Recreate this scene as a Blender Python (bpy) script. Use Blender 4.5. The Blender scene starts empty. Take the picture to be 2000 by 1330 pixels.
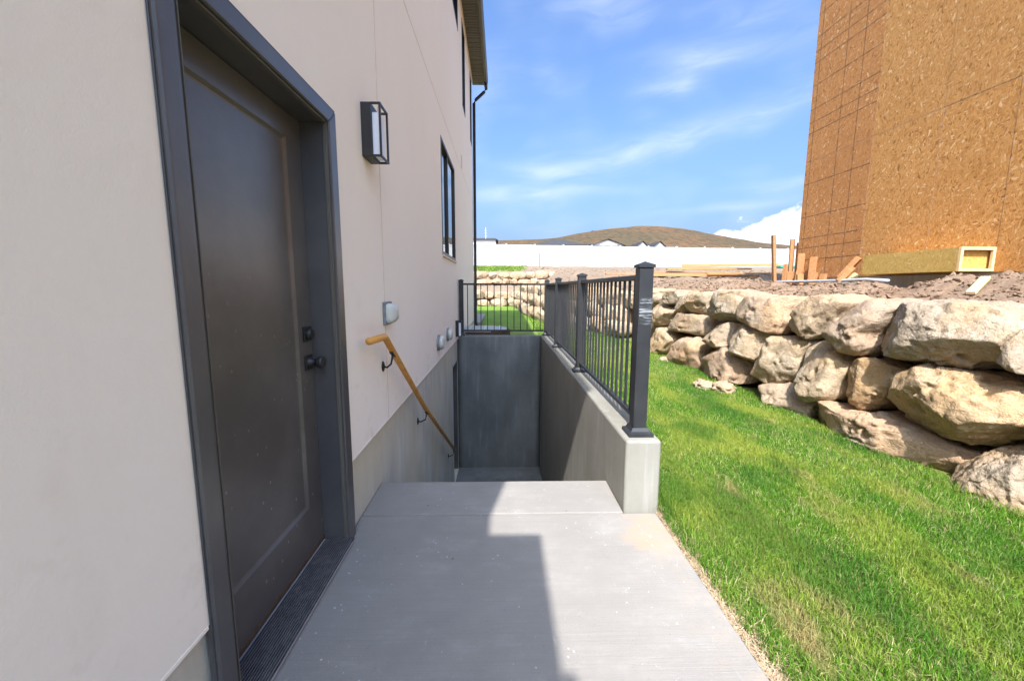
import bpy, bmesh, math, random
import numpy as np
from mathutils import Matrix, Vector

random.seed(7)
RNG = np.random.default_rng(11)
S = bpy.context.scene
COL = S.collection

# ------------------------------------------------------------------ camera
cam_d = bpy.data.cameras.new('camera')
cam = bpy.data.objects.new('camera', cam_d)
COL.objects.link(cam)
S.camera = cam
cam_d.sensor_fit = 'HORIZONTAL'
cam_d.sensor_width = 36.0
cam_d.lens = 790 / 2000 * 36.0
cam_d.clip_start = 0.02
cam_d.clip_end = 8000
CR = ((0.99967969, 0.0, 0.02530835), (-0.02509608, 0.1292448, 0.9912951), (0.00327097, 0.99161272, -0.12920341))
m = Matrix(((CR[0][0], CR[0][1], -CR[0][2], 0.0),
            (CR[1][0], CR[1][1], -CR[1][2], 0.0),
            (CR[2][0], CR[2][1], -CR[2][2], 1.3),
            (0, 0, 0, 1)))
cam.matrix_world = m

# ------------------------------------------------------------------ light
LX, LY = 0.18, 0.83                      # horizontal travel of sunlight per metre of drop
SUN_EL = math.atan2(1.0, math.hypot(LX, LY))
SUN_AZ = math.atan2(-LX, -LY)             # compass angle of the sun measured from +Y towards +X
S.view_settings.view_transform = 'Standard'
S.view_settings.look = 'None'
S.view_settings.gamma = 1.0
S.view_settings.use_curve_mapping = False
S.view_settings.exposure = 1.47

sun_d = bpy.data.lights.new('sun', 'SUN')
sun_d.energy = 3.4
sun_d.angle = math.radians(0.53)
sun_d.color = (1.0, 0.97, 0.925)
sun = bpy.data.objects.new('sun', sun_d)
COL.objects.link(sun)
sun.rotation_euler = Vector((LX, LY, -1.0)).to_track_quat('-Z', 'Y').to_euler()

world = bpy.data.worlds.new('World')
S.world = world
world.use_nodes = True
SKY_STRENGTH = 0.135


def build_world():
    nt = world.node_tree
    nt.nodes.clear()
    N, L = nt.nodes, nt.links
    out = N.new('ShaderNodeOutputWorld')
    bg = N.new('ShaderNodeBackground')
    sky = N.new('ShaderNodeTexSky')
    sky.sky_type = 'NISHITA'
    sky.sun_disc = False
    sky.sun_elevation = SUN_EL
    sky.sun_rotation = SUN_AZ
    sky.altitude = 200
    sky.air_density = 1.0
    sky.dust_density = 8.5
    sky.ozone_density = 4.0
    tc = N.new('ShaderNodeTexCoord')
    sep = N.new('ShaderNodeSeparateXYZ')
    L.new(tc.outputs['Generated'], sep.inputs[0])

    def mt(op, a, b=None, clamp=False):
        n = N.new('ShaderNodeMath')
        n.operation = op
        n.use_clamp = clamp
        for i, v in enumerate((a, b)):
            if v is None:
                continue
            if isinstance(v, (int, float)):
                n.inputs[i].default_value = v
            else:
                L.new(v, n.inputs[i])
        return n.outputs[0]

    az = mt('ARCTAN2', sep.outputs[0], sep.outputs[1])
    el = mt('ARCSINE', sep.outputs[2])

    def frame(a0, e0, rot):
        da, de = mt('SUBTRACT', az, a0), mt('SUBTRACT', el, e0)
        c, s = math.cos(rot), math.sin(rot)
        u = mt('ADD', mt('MULTIPLY', da, c), mt('MULTIPLY', de, s))
        v = mt('SUBTRACT', mt('MULTIPLY', de, c), mt('MULTIPLY', da, s))
        return u, v

    def noise(u, v, su, sv, seed, detail=6, dist=0.8, rough=0.55):
        cb = N.new('ShaderNodeCombineXYZ')
        L.new(mt('MULTIPLY', u, su), cb.inputs[0])
        L.new(mt('MULTIPLY', v, sv), cb.inputs[1])
        cb.inputs[2].default_value = seed
        n = N.new('ShaderNodeTexNoise')
        n.inputs['Scale'].default_value = 1.0
        n.inputs['Detail'].default_value = detail
        n.inputs['Roughness'].default_value = rough
        n.inputs['Distortion'].default_value = dist
        L.new(cb.outputs[0], n.inputs['Vector'])
        return n.outputs['Fac']

    total = None
    # az, el, half length, half width, tilt, strength
    wisps = [(0.225, 0.555, 0.100, 0.026, 0.00, 0.50, 1),
             (0.450, 0.447, 0.120, 0.023, -0.08, 0.62, 2),
             (0.360, 0.410, 0.070, 0.018, -0.02, 0.50, 3),
             (0.400, 0.407, 0.026, 0.022, 0.30, 0.35, 3.5),
             (0.250, 0.285, 0.150, 0.019, 0.12, 0.62, 4),
             (0.420, 0.322, 0.200, 0.024, 0.14, 0.45, 5),
             (0.120, 0.262, 0.120, 0.016, -0.10, 0.50, 6),
             (0.020, 0.212, 0.130, 0.021, 0.03, 0.70, 7),
             (0.150, 0.224, 0.150, 0.012, -0.03, 0.45, 8),
             (0.600, 0.205, 0.080, 0.009, 0.03, 0.55, 9),
             (0.500, 0.170, 0.090, 0.009, 0.02, 0.45, 10),
             (0.600, 0.345, 0.200, 0.030, 0.20, 0.28, 11),
             (-0.02, 0.45, 0.090, 0.040, 0.05, 0.25, 12),
             (0.480, 0.520, 0.180, 0.050, -0.1, 0.15, 13)]
    gu, gv = frame(0.3, 0.3, 0.06)
    warp = mt('SUBTRACT', noise(gu, gv, 7, 10, 30, 1, 0.0), 0.5)
    fib = noise(gu, mt('ADD', gv, mt('MULTIPLY', warp, 0.03)), 7, 30, 4.0, 4, 0.7, 0.55)
    fib = mt('MULTIPLY', mt('SUBTRACT', fib, 0.14), 1.55, True)
    for (a0, e0, ra, re, rot, st, seed) in wisps:
        u, v = frame(a0, e0, rot)
        v = mt('ADD', v, mt('MULTIPLY', warp, re * 1.4))
        u, v = mt('DIVIDE', u, ra), mt('DIVIDE', v, re)
        d2 = mt('ADD', mt('MULTIPLY', u, u), mt('MULTIPLY', v, v))
        w = mt('MULTIPLY', mt('POWER', 2.718, mt('MULTIPLY', d2, -1.0)), st * 0.62)
        total = w if total is None else mt('ADD', total, w)
    # thin veil of high cloud everywhere
    veil = mt('MULTIPLY', mt('ADD', warp, 0.05), 0.6, True)
    total = mt('MULTIPLY', mt('ADD', total, veil), fib)
    # cumulus bank low over the horizon, continuing to the right
    puff = noise(az, el, 22, 26, 5.0, 5, 0.3, 0.55)
    slope = mt('MINIMUM', mt('MULTIPLY', mt('SUBTRACT', az, 0.43), 0.27), 0.08)
    edge = mt('ADD', mt('ADD', slope, 0.108), mt('MULTIPLY', mt('SUBTRACT', puff, 0.5), 0.085))
    cu = mt('MULTIPLY', mt('SUBTRACT', edge, el), 90.0, True)
    cu = mt('MULTIPLY', cu, mt('MULTIPLY', mt('SUBTRACT', az, 0.36), 12.0, True))
    cu = mt('MULTIPLY', cu, mt('MULTIPLY', mt('SUBTRACT', 1.6, az), 3.0, True))
    # pale horizon air
    haze = mt('MULTIPLY', mt('POWER', 2.718, mt('MULTIPLY', mt('ABSOLUTE', el), -6.0)), 0.45)

    tint = N.new('ShaderNodeMix')
    tint.data_type = 'RGBA'
    tint.blend_type = 'MULTIPLY'
    tint.inputs[0].default_value = 1.0
    L.new(sky.outputs[0], tint.inputs[6])
    tint.inputs[7].default_value = (0.66, 0.845, 1.06, 1)

    def mixc(fac, a, col):
        n = N.new('ShaderNodeMix')
        n.data_type = 'RGBA'
        n.clamp_factor = True
        L.new(fac, n.inputs[0])
        L.new(a, n.inputs[6])
        if isinstance(col, tuple):
            n.inputs[7].default_value = col
        else:
            L.new(col, n.inputs[7])
        return n.outputs[2]

    c = mixc(haze, tint.outputs[2], (2.2, 2.75, 3.6, 1))
    c = mixc(mt('MINIMUM', total, 0.85), c, (3.1, 3.35, 3.75, 1))
    cc = N.new('ShaderNodeMix')
    cc.data_type = 'RGBA'
    L.new(puff, cc.inputs[0])
    cc.inputs[6].default_value = (2.9, 3.15, 3.6, 1)
    cc.inputs[7].default_value = (4.4, 4.4, 4.5, 1)
    c = mixc(cu, c, cc.outputs[2])
    L.new(c, bg.inputs['Color'])
    bg.inputs['Strength'].default_value = SKY_STRENGTH
    L.new(bg.outputs[0], out.inputs[0])
    world.cycles.sampling_method = 'MANUAL'
    world.cycles.sample_map_resolution = 512


build_world()


# ------------------------------------------------------------------ numpy noise
def _hash(ix, iy, iz, seed):
    h = (ix * 374761393 + iy * 668265263 + iz * 2147483647 + seed * 1274126177) & 0xFFFFFFFF
    h = ((h ^ (h >> 13)) * 1274126177) & 0xFFFFFFFF
    h = (h ^ (h >> 16)) & 0xFFFFFF
    return h / float(0xFFFFFF)


def vnoise(p, seed=0):
    p = np.asarray(p, float)
    i = np.floor(p).astype(np.int64)
    f = p - i
    f = f * f * f * (f * (f * 6 - 15) + 10)
    r = 0
    for dx in (0, 1):
        for dy in (0, 1):
            for dz in (0, 1):
                w = (f[:, 0] if dx else 1 - f[:, 0]) * (f[:, 1] if dy else 1 - f[:, 1]) * (f[:, 2] if dz else 1 - f[:, 2])
                r = r + w * _hash(i[:, 0] + dx, i[:, 1] + dy, i[:, 2] + dz, seed)
    return r * 2 - 1


def fbm(p, octv=4, seed=0, gain=0.5, lac=2.03):
    p = np.asarray(p, float)
    a, r = 1.0, 0
    for o in range(octv):
        r = r + a * vnoise(p * lac ** o + 17.3 * o, seed + o)
        a *= gain
    return r


def p3(x, y, z=0.0):
    return np.stack([x, y, np.zeros_like(x) + z], -1)


# ------------------------------------------------------------------ object helpers
def tag(o, label, cat, group=None):
    o['label'] = label
    o['category'] = cat
    if group:
        o['group'] = group
    return o


def empty(name, loc, label=None, cat=None, group=None):
    o = bpy.data.objects.new(name, None)
    o.empty_display_size = 0.1
    COL.objects.link(o)
    o.location = loc
    if label:
        tag(o, label, cat, group)
    return o


def link(name, me, mat=None, parent=None, loc=None, rot=None, kind=None):
    o = bpy.data.objects.new(name, me)
    COL.objects.link(o)
    if mat is not None and not me.materials:
        me.materials.append(mat)
    if parent is not None:
        o.parent = parent
        # parents are unrotated and unscaled: children keep world coordinates
        w = Vector((0, 0, 0))
        q = parent
        while q is not None:
            w += Vector(q.location)
            q = q.parent
        o.location = Vector(loc or (0, 0, 0)) - w
    elif loc is not None:
        o.location = loc
    if rot is not None:
        o.rotation_euler = rot
    if kind:
        o['kind'] = kind
    return o


def data_mesh(name, verts, faces, smooth=False):
    me = bpy.data.meshes.new(name)
    me.from_pydata([tuple(v) for v in verts], [], [tuple(f) for f in faces])
    me.update()
    if smooth:
        me.polygons.foreach_set('use_smooth', [True] * len(me.polygons))
    return me


def fast_mesh(name, verts, faces, smooth=False):
    """verts (n,3) array, faces (m,k) array with a constant k."""
    verts = np.asarray(verts, np.float32)
    faces = np.asarray(faces, np.int32)
    me = bpy.data.meshes.new(name)
    me.vertices.add(len(verts))
    me.vertices.foreach_set('co', verts.ravel())
    k = faces.shape[1]
    me.loops.add(faces.size)
    me.loops.foreach_set('vertex_index', faces.ravel())
    me.polygons.add(len(faces))
    me.polygons.foreach_set('loop_start', np.arange(0, faces.size, k, dtype=np.int32))
    me.polygons.foreach_set('use_smooth', np.full(len(faces), smooth))
    me.update(calc_edges=True)
    me.validate()
    return me


def bm_mesh(name, bm, smooth=False):
    me = bpy.data.meshes.new(name)
    bmesh.ops.recalc_face_normals(bm, faces=bm.faces)
    bm.to_mesh(me)
    bm.free()
    if smooth:
        me.polygons.foreach_set('use_smooth', [True] * len(me.polygons))
    return me


def bm_box(bm, x0, x1, y0, y1, z0, z1, bevel=0.0, seg=1):
    vs = [bm.verts.new(p) for p in ((x0, y0, z0), (x1, y0, z0), (x1, y1, z0), (x0, y1, z0),
                                    (x0, y0, z1), (x1, y0, z1), (x1, y1, z1), (x0, y1, z1))]
    fs = [bm.faces.new([vs[i] for i in f]) for f in ((0, 3, 2, 1), (4, 5, 6, 7), (0, 1, 5, 4), (1, 2, 6, 5), (2, 3, 7, 6), (3, 0, 4, 7))]
    if bevel > 0:
        es = list({e for f in fs for e in f.edges})
        bmesh.ops.bevel(bm, geom=es, offset=bevel, segments=seg, affect='EDGES', profile=0.5)


def box(name, x0, x1, y0, y1, z0, z1, mat, parent=None, bevel=0.0, seg=1, kind=None):
    """a box whose origin is the middle of its base"""
    c = ((x0 + x1) / 2, (y0 + y1) / 2, min(z0, z1))
    bm = bmesh.new()
    bm_box(bm, x0 - c[0], x1 - c[0], y0 - c[1], y1 - c[1], z0 - c[2], z1 - c[2], bevel, seg)
    return link(name, bm_mesh(name, bm), mat, parent, c, kind=kind)


def tube_verts(path, r, n=10, cap=True):
    path = [Vector(p) for p in path]
    vs, fs = [], []
    up = Vector((0.31, 0.2, 1)).normalized()
    for i, p in enumerate(path):
        t = (path[min(i + 1, len(path) - 1)] - path[max(i - 1, 0)]).normalized()
        a = t.cross(up)
        if a.length < 1e-4:
            a = t.cross(Vector((1, 0, 0)))
        a.normalize()
        b = t.cross(a).normalized()
        rr = r[i] if isinstance(r, (list, tuple)) else r
        for k in range(n):
            th = 2 * math.pi * k / n
            vs.append(p + a * math.cos(th) * rr + b * math.sin(th) * rr)
    for i in range(len(path) - 1):
        for k in range(n):
            fs.append((i * n + k, i * n + (k + 1) % n, (i + 1) * n + (k + 1) % n, (i + 1) * n + k))
    if cap:
        fs.append(tuple(range(n - 1, -1, -1)))
        fs.append(tuple((len(path) - 1) * n + k for k in range(n)))
    return vs, fs


def tube(name, path, r, mat, parent=None, n=10):
    vs, fs = tube_verts(path, r, n)
    return link(name, data_mesh(name, vs, fs, True), mat, parent, (0, 0, 0))


def lathe_x(bm, prof, cx, cy, cz, n=24, sy=1.0, sz=1.0):
    """revolve (x offset, radius) pairs about an axis along X"""
    rings = []
    for (dx, r) in prof:
        rings.append([bm.verts.new((cx + dx, cy + sy * r * math.cos(2 * math.pi * k / n), cz + sz * r * math.sin(2 * math.pi * k / n))) for k in range(n)])
    for a, b in zip(rings, rings[1:]):
        for k in range(n):
            bm.faces.new((a[k], a[(k + 1) % n], b[(k + 1) % n], b[k]))
    bm.faces.new(rings[0])
    bm.faces.new(rings[-1])


# ------------------------------------------------------------------ materials
class Mat:
    def __init__(s, name, rough=0.7, spec=0.3, metal=0.0):
        s.m = bpy.data.materials.new(name)
        s.m.use_nodes = True
        s.nt = s.m.node_tree
        s.N, s.L = s.nt.nodes, s.nt.links
        s.b = s.N['Principled BSDF']
        s.b.inputs['Roughness'].default_value = rough
        s.b.inputs['Specular IOR Level'].default_value = spec
        s.b.inputs['Metallic'].default_value = metal
        s._pos = None
        s._obj = None

    def pos(s):
        if s._pos is None:
            s._pos = s.N.new('ShaderNodeNewGeometry').outputs['Position']
        return s._pos

    def obj(s):
        if s._obj is None:
            s._obj = s.N.new('ShaderNodeTexCoord').outputs['Object']
        return s._obj

    def rnd(s):
        return s.N.new('ShaderNodeObjectInfo').outputs['Random']

    def map(s, v, scale=(1, 1, 1), rot=(0, 0, 0), loc=(0, 0, 0)):
        n = s.N.new('ShaderNodeMapping')
        n.inputs['Scale'].default_value = scale
        n.inputs['Rotation'].default_value = rot
        n.inputs['Location'].default_value = loc
        s.L.new(v, n.inputs[0])
        return n.outputs[0]

    def noise(s, v, scale, detail=4, rough=0.55, dist=0.0, col=False):
        n = s.N.new('ShaderNodeTexNoise')
        n.inputs['Scale'].default_value = scale
        n.inputs['Detail'].default_value = detail
        n.inputs['Roughness'].default_value = rough
        n.inputs['Distortion'].default_value = dist
        s.L.new(v, n.inputs['Vector'])
        return n.outputs['Color' if col else 'Fac']

    def vor(s, v, scale, feature='F1', out='Distance', rand=1.0):
        n = s.N.new('ShaderNodeTexVoronoi')
        n.feature = feature
        n.inputs['Scale'].default_value = scale
        n.inputs['Randomness'].default_value = rand
        s.L.new(v, n.inputs['Vector'])
        return n.outputs[out]

    def ramp(s, f, stops, interp='LINEAR'):
        n = s.N.new('ShaderNodeValToRGB')
        n.color_ramp.interpolation = interp
        el = n.color_ramp.elements
        while len(el) < len(stops):
            el.new(0.5)
        for e, (p, c) in zip(el, stops):
            e.position = p
            e.color = (c, c, c, 1) if isinstance(c, (int, float)) else (c[0], c[1], c[2], 1)
        s.put(f, n.inputs[0])
        return n.outputs[0]

    def put(s, v, sock):
        if isinstance(v, (int, float)):
            sock.default_value = v
        elif isinstance(v, tuple):
            sock.default_value = v if len(v) == 4 else (*v, 1)
        else:
            s.L.new(v, sock)

    def mix(s, f, a, b, mode='MIX'):
        n = s.N.new('ShaderNodeMix')
        n.data_type = 'RGBA'
        n.blend_type = mode
        n.clamp_factor = True
        s.put(f, n.inputs[0])
        s.put(a, n.inputs[6])
        s.put(b, n.inputs[7])
        return n.outputs[2]

    def math(s, op, a, b=0.0, clamp=False):
        n = s.N.new('ShaderNodeMath')
        n.operation = op
        n.use_clamp = clamp
        s.put(a, n.inputs[0])
        s.put(b, n.inputs[1])
        return n.outputs[0]

    def sep(s, v):
        n = s.N.new('ShaderNodeSeparateXYZ')
        s.L.new(v, n.inputs[0])
        return n.outputs

    def bump(s, h, strength=0.3, dist=0.01, prev=None):
        n = s.N.new('ShaderNodeBump')
        n.inputs['Strength'].default_value = strength
        n.inputs['Distance'].default_value = dist
        s.L.new(h, n.inputs['Height'])
        if prev is not None:
            s.L.new(prev, n.inputs['Normal'])
        return n.outputs[0]

    def color(s, c):
        s.put(c, s.b.inputs['Base Color'])

    def normal(s, n):
        s.L.new(n, s.b.inputs['Normal'])

    def rough(s, r):
        s.put(r, s.b.inputs['Roughness'])


def mat_stucco():
    k = Mat('stucco', 0.9, 0.15)
    p = k.pos()
    a = k.noise(k.map(p, (1, 0.6, 0.35)), 1.3, 5)
    c = k.mix(k.ramp(a, [(0.3, 0), (0.7, 1)]), (0.90, 0.82, 0.715), (0.915, 0.845, 0.75))
    blot = k.noise(p, 4.5, 6, 0.6)
    c = k.mix(k.ramp(blot, [(0.60, 0), (0.80, 0.14)]), c, (0.66, 0.57, 0.48))
    run = k.noise(k.map(p, (1, 9, 0.5)), 1.0, 4)
    c = k.mix(k.ramp(run, [(0.58, 0), (0.85, 0.12)]), c, (0.70, 0.61, 0.50))
    # splash dirt low on the wall
    z = k.sep(p)[2]
    low = k.ramp(k.math('DIVIDE', k.math('SUBTRACT', z, 0.38), 0.9), [(0, 1), (1, 0)])
    sp = k.noise(p, 7, 6, 0.65)
    c = k.mix(k.math('MULTIPLY', low, k.ramp(sp, [(0.56, 0), (0.74, 0.40)])), c, (0.62, 0.48, 0.38))
    k.color(c)
    f = k.noise(p, 170, 3, 0.7)
    g = k.noise(p, 12, 3, 0.5)
    k.normal(k.bump(g, 0.10, 0.02, k.bump(f, 0.28, 0.003)))
    return k.m


def mat_foundation():
    k = Mat('parged_concrete', 0.92, 0.15)
    p = k.pos()
    a = k.noise(k.map(p, (1.3, 1.3, 0.6)), 2.2, 6, 0.6)
    c = k.mix(k.ramp(a, [(0.32, 0), (0.68, 1)]), (0.43, 0.42, 0.36), (0.61, 0.595, 0.53))
    st = k.noise(k.map(p, (9, 9, 0.6)), 1.6, 5, 0.6)
    c = k.mix(k.ramp(st, [(0.50, 0), (0.70, 0.6)]), c, (0.64, 0.63, 0.60))
    d = k.noise(k.map(p, (14, 14, 0.9)), 1.0, 4, 0.6)
    c = k.mix(k.ramp(d, [(0.58, 0), (0.80, 0.4)]), c, (0.27, 0.265, 0.225))
    y = k.noise(p, 1.1, 4)
    c = k.mix(k.ramp(y, [(0.42, 0), (0.66, 0.65)]), c, (0.58, 0.51, 0.35))
    k.color(c)
    k.normal(k.bump(k.noise(p, 30, 6, 0.65), 0.25, 0.01, k.bump(k.noise(p, 240, 3), 0.3, 0.003)))
    return k.m


def mat_wallconc():
    k = Mat('plastered_concrete', 0.9, 0.15)
    p = k.pos()
    a = k.noise(k.map(p, (1.5, 1.5, 0.9)), 2.0, 6, 0.6)
    c = k.mix(k.ramp(a, [(0.35, 0), (0.7, 1)]), (0.225, 0.214, 0.182), (0.285, 0.273, 0.240))
    st = k.noise(k.map(p, (11, 11, 0.8)), 1.4, 5, 0.62)
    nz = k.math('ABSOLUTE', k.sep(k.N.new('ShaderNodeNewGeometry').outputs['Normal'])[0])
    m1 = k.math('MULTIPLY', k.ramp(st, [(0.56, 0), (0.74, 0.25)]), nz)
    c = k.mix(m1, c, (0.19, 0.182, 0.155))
    wt = k.noise(k.map(p, (16, 16, 0.9), loc=(3, 7, 1)), 1.0, 4, 0.6)
    c = k.mix(k.ramp(wt, [(0.58, 0), (0.76, 0.45)]), c, (0.42, 0.42, 0.405))
    k.color(c)
    k.normal(k.bump(k.noise(p, 28, 6, 0.65), 0.22, 0.01, k.bump(k.noise(p, 260, 3), 0.3, 0.003)))
    return k.m


def mat_endconc():  # grey concrete, darkened so the deep stairwell's shade is in its colour
    k = Mat('bare_concrete_well_shade', 0.9, 0.15)
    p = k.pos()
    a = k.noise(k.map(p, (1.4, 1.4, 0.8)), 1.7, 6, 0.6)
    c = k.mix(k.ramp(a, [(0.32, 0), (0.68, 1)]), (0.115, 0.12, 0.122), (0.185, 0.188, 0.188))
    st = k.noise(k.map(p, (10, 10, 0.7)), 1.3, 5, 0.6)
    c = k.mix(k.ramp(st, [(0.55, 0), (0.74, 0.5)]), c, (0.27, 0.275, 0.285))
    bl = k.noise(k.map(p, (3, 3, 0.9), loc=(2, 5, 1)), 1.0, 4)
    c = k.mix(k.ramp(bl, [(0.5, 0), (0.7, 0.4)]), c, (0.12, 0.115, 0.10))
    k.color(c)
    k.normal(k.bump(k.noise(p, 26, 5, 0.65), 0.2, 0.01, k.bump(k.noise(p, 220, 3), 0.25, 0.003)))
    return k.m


def mat_slab():
    k = Mat('broomed_concrete', 0.88, 0.2)
    p = k.pos()
    sx, sy, sz = k.sep(p)
    a = k.noise(p, 1.6, 5, 0.6)
    c = k.mix(k.ramp(a, [(0.3, 0), (0.7, 1)]), (0.240, 0.223, 0.205), (0.290, 0.271, 0.249))
    # trowel smudges and broom strokes
    b = k.noise(k.map(p, (0.6, 1, 1)), 7, 6, 0.68)
    c = k.mix(k.ramp(b, [(0.34, 0.55), (0.52, 0)]), c, (0.235, 0.22, 0.205))
    c = k.mix(k.ramp(b, [(0.54, 0), (0.70, 0.40)]), c, (0.36, 0.345, 0.325))
    br = k.noise(k.map(p, (2.5, 95, 6)), 1.0, 3, 0.65)
    c = k.mix(k.ramp(br, [(0.34, 0.35), (0.54, 0)]), c, (0.230, 0.214, 0.20))
    # grey dirt creeping from the wall foot
    wf = k.ramp(k.math('MULTIPLY', k.math('ADD', sx, 0.81), 4.0), [(0.0, 1), (1.0, 0)])
    c = k.mix(k.math('MULTIPLY', wf, k.ramp(b, [(0.40, 0), (0.62, 0.6)])), c, (0.20, 0.185, 0.165))
    # tan mud stain by the end of the stair wall
    dx = k.math('DIVIDE', k.math('SUBTRACT', sx, 0.80), 0.18)
    dy = k.math('DIVIDE', k.math('SUBTRACT', sy, 2.0), 0.22)
    dd = k.math('ADD', k.math('MULTIPLY', dx, dx), k.math('MULTIPLY', dy, dy))
    en = k.noise(p, 7, 6, 0.68)
    dd = k.math('ADD', dd, k.math('MULTIPLY', k.math('SUBTRACT', en, 0.5), 4.0))
    c = k.mix(k.ramp(dd, [(0.05, 0.62), (1.15, 0)]), c, (0.40, 0.275, 0.185))
    edge = k.math('DIVIDE', k.math('SUBTRACT', sx, 0.66), 0.24)
    c = k.mix(k.math('MULTIPLY', k.ramp(edge, [(0, 0), (1, 1)]), k.ramp(en, [(0.44, 0), (0.64, 0.45)])), c, (0.36, 0.285, 0.215))
    # pale plaster spatter, scuffs, pores
    v = k.vor(p, 21)
    v = k.math('ADD', v, k.math('MULTIPLY', k.noise(p, 110, 3, 0.7), 0.20))
    msk = k.noise(p, 2.1, 3)
    c = k.mix(k.math('MULTIPLY', k.ramp(v, [(0.165, 0.85), (0.20, 0)]), k.ramp(msk, [(0.46, 0), (0.58, 1)])), c, (0.52, 0.51, 0.50))
    sc = k.noise(k.map(p, (7, 3, 3), rot=(0, 0, 0.5)), 4, 6, 0.78, 1.5)
    c = k.mix(k.math('MULTIPLY', k.ramp(sc, [(0.61, 0), (0.67, 0.55)]), k.ramp(msk, [(0.42, 0), (0.58, 1)])), c, (0.45, 0.44, 0.43))
    v2 = k.vor(k.map(p, loc=(5, 3, 0)), 6)
    c = k.mix(k.ramp(v2, [(0.024, 0.8), (0.038, 0)]), c, (0.09, 0.085, 0.08))
    pore = k.noise(p, 120, 2, 0.6)
    c = k.mix(k.ramp(pore, [(0.30, 0.45), (0.38, 0)]), c, (0.17, 0.16, 0.15))
    k.color(c)
    k.normal(k.bump(br, 0.28, 0.004, k.bump(k.noise(p, 190, 3), 0.3, 0.003)))
    return k.m


def mat_paint(name, col, rough=0.4, dusty=0.0, speck=False, spec=0.5, bumps=0.03):
    k = Mat(name, rough, spec)
    p = k.pos()
    c = col
    if dusty > 0:
        d = k.noise(p, 3.0, 6, 0.65)
        c = k.mix(k.ramp(d, [(0.40, 0), (0.8, dusty)]), c, (0.30, 0.28, 0.25))
    if speck:
        z = k.sep(p)[2]
        low = k.ramp(k.math('DIVIDE', z, 1.5), [(0.2, 1), (1, 0)])
        v = k.vor(k.map(p, (1, 1, 0.7)), 20)
        v = k.math('ADD', v, k.math('MULTIPLY', k.noise(p, 70, 3), 0.10))
        c = k.mix(k.math('MULTIPLY', k.ramp(v, [(0.125, 0.75), (0.16, 0)]), low), c, (0.36, 0.34, 0.31))
    k.color(c)
    k.normal(k.bump(k.noise(p, 90, 4, 0.6), bumps, 0.004))
    return k.m


def mat_plain(name, col, rough=0.6, spec=0.3, metal=0.0, var=0.08, scale=8):
    k = Mat(name, rough, spec, metal)
    n = k.noise(k.pos(), scale, 5, 0.6)
    lo = tuple(max(0, x * (1 - var)) for x in col)
    hi = tuple(min(1, x * (1 + var)) for x in col)
    k.color(k.mix(k.ramp(n, [(0.3, 0), (0.7, 1)]), lo, hi))
    return k.m


def mat_wood(name, a, b, axis=0, rough=0.6, scale=1.0):
    k = Mat(name, rough, 0.25)
    sc = [14, 14, 14]
    sc[axis] = 0.7
    o = k.obj()
    r = k.rnd()
    cb = k.N.new('ShaderNodeCombineXYZ')
    for i in range(3):
        k.L.new(k.math('MULTIPLY', r, 37.0 + 11 * i), cb.inputs[i])
    va = k.N.new('ShaderNodeVectorMath')
    k.L.new(o, va.inputs[0])
    k.L.new(cb.outputs[0], va.inputs[1])
    g = k.noise(k.map(va.outputs[0], tuple(x * scale for x in sc)), 1.6, 6, 0.6, 0.6)
    c = k.mix(k.ramp(g, [(0.32, 0), (0.68, 1)]), a, b)
    fine = k.noise(k.map(va.outputs[0], tuple(x * 5 * scale for x in sc)), 2.0, 4)
    c = k.mix(k.ramp(fine, [(0.5, 0), (0.8, 0.35)]), c, tuple(x * 0.6 for x in a))
    h = k.mix(k.ramp(r, [(0, 0.0), (1, 0.35)]), c, tuple(x * 0.7 for x in b))
    k.color(h)
    k.normal(k.bump(fine, 0.15, 0.003))
    return k.m


def k_mix(a, b, t=0.6):
    return tuple(x * (1 - t) + y * t for x, y in zip(a, b))


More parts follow.
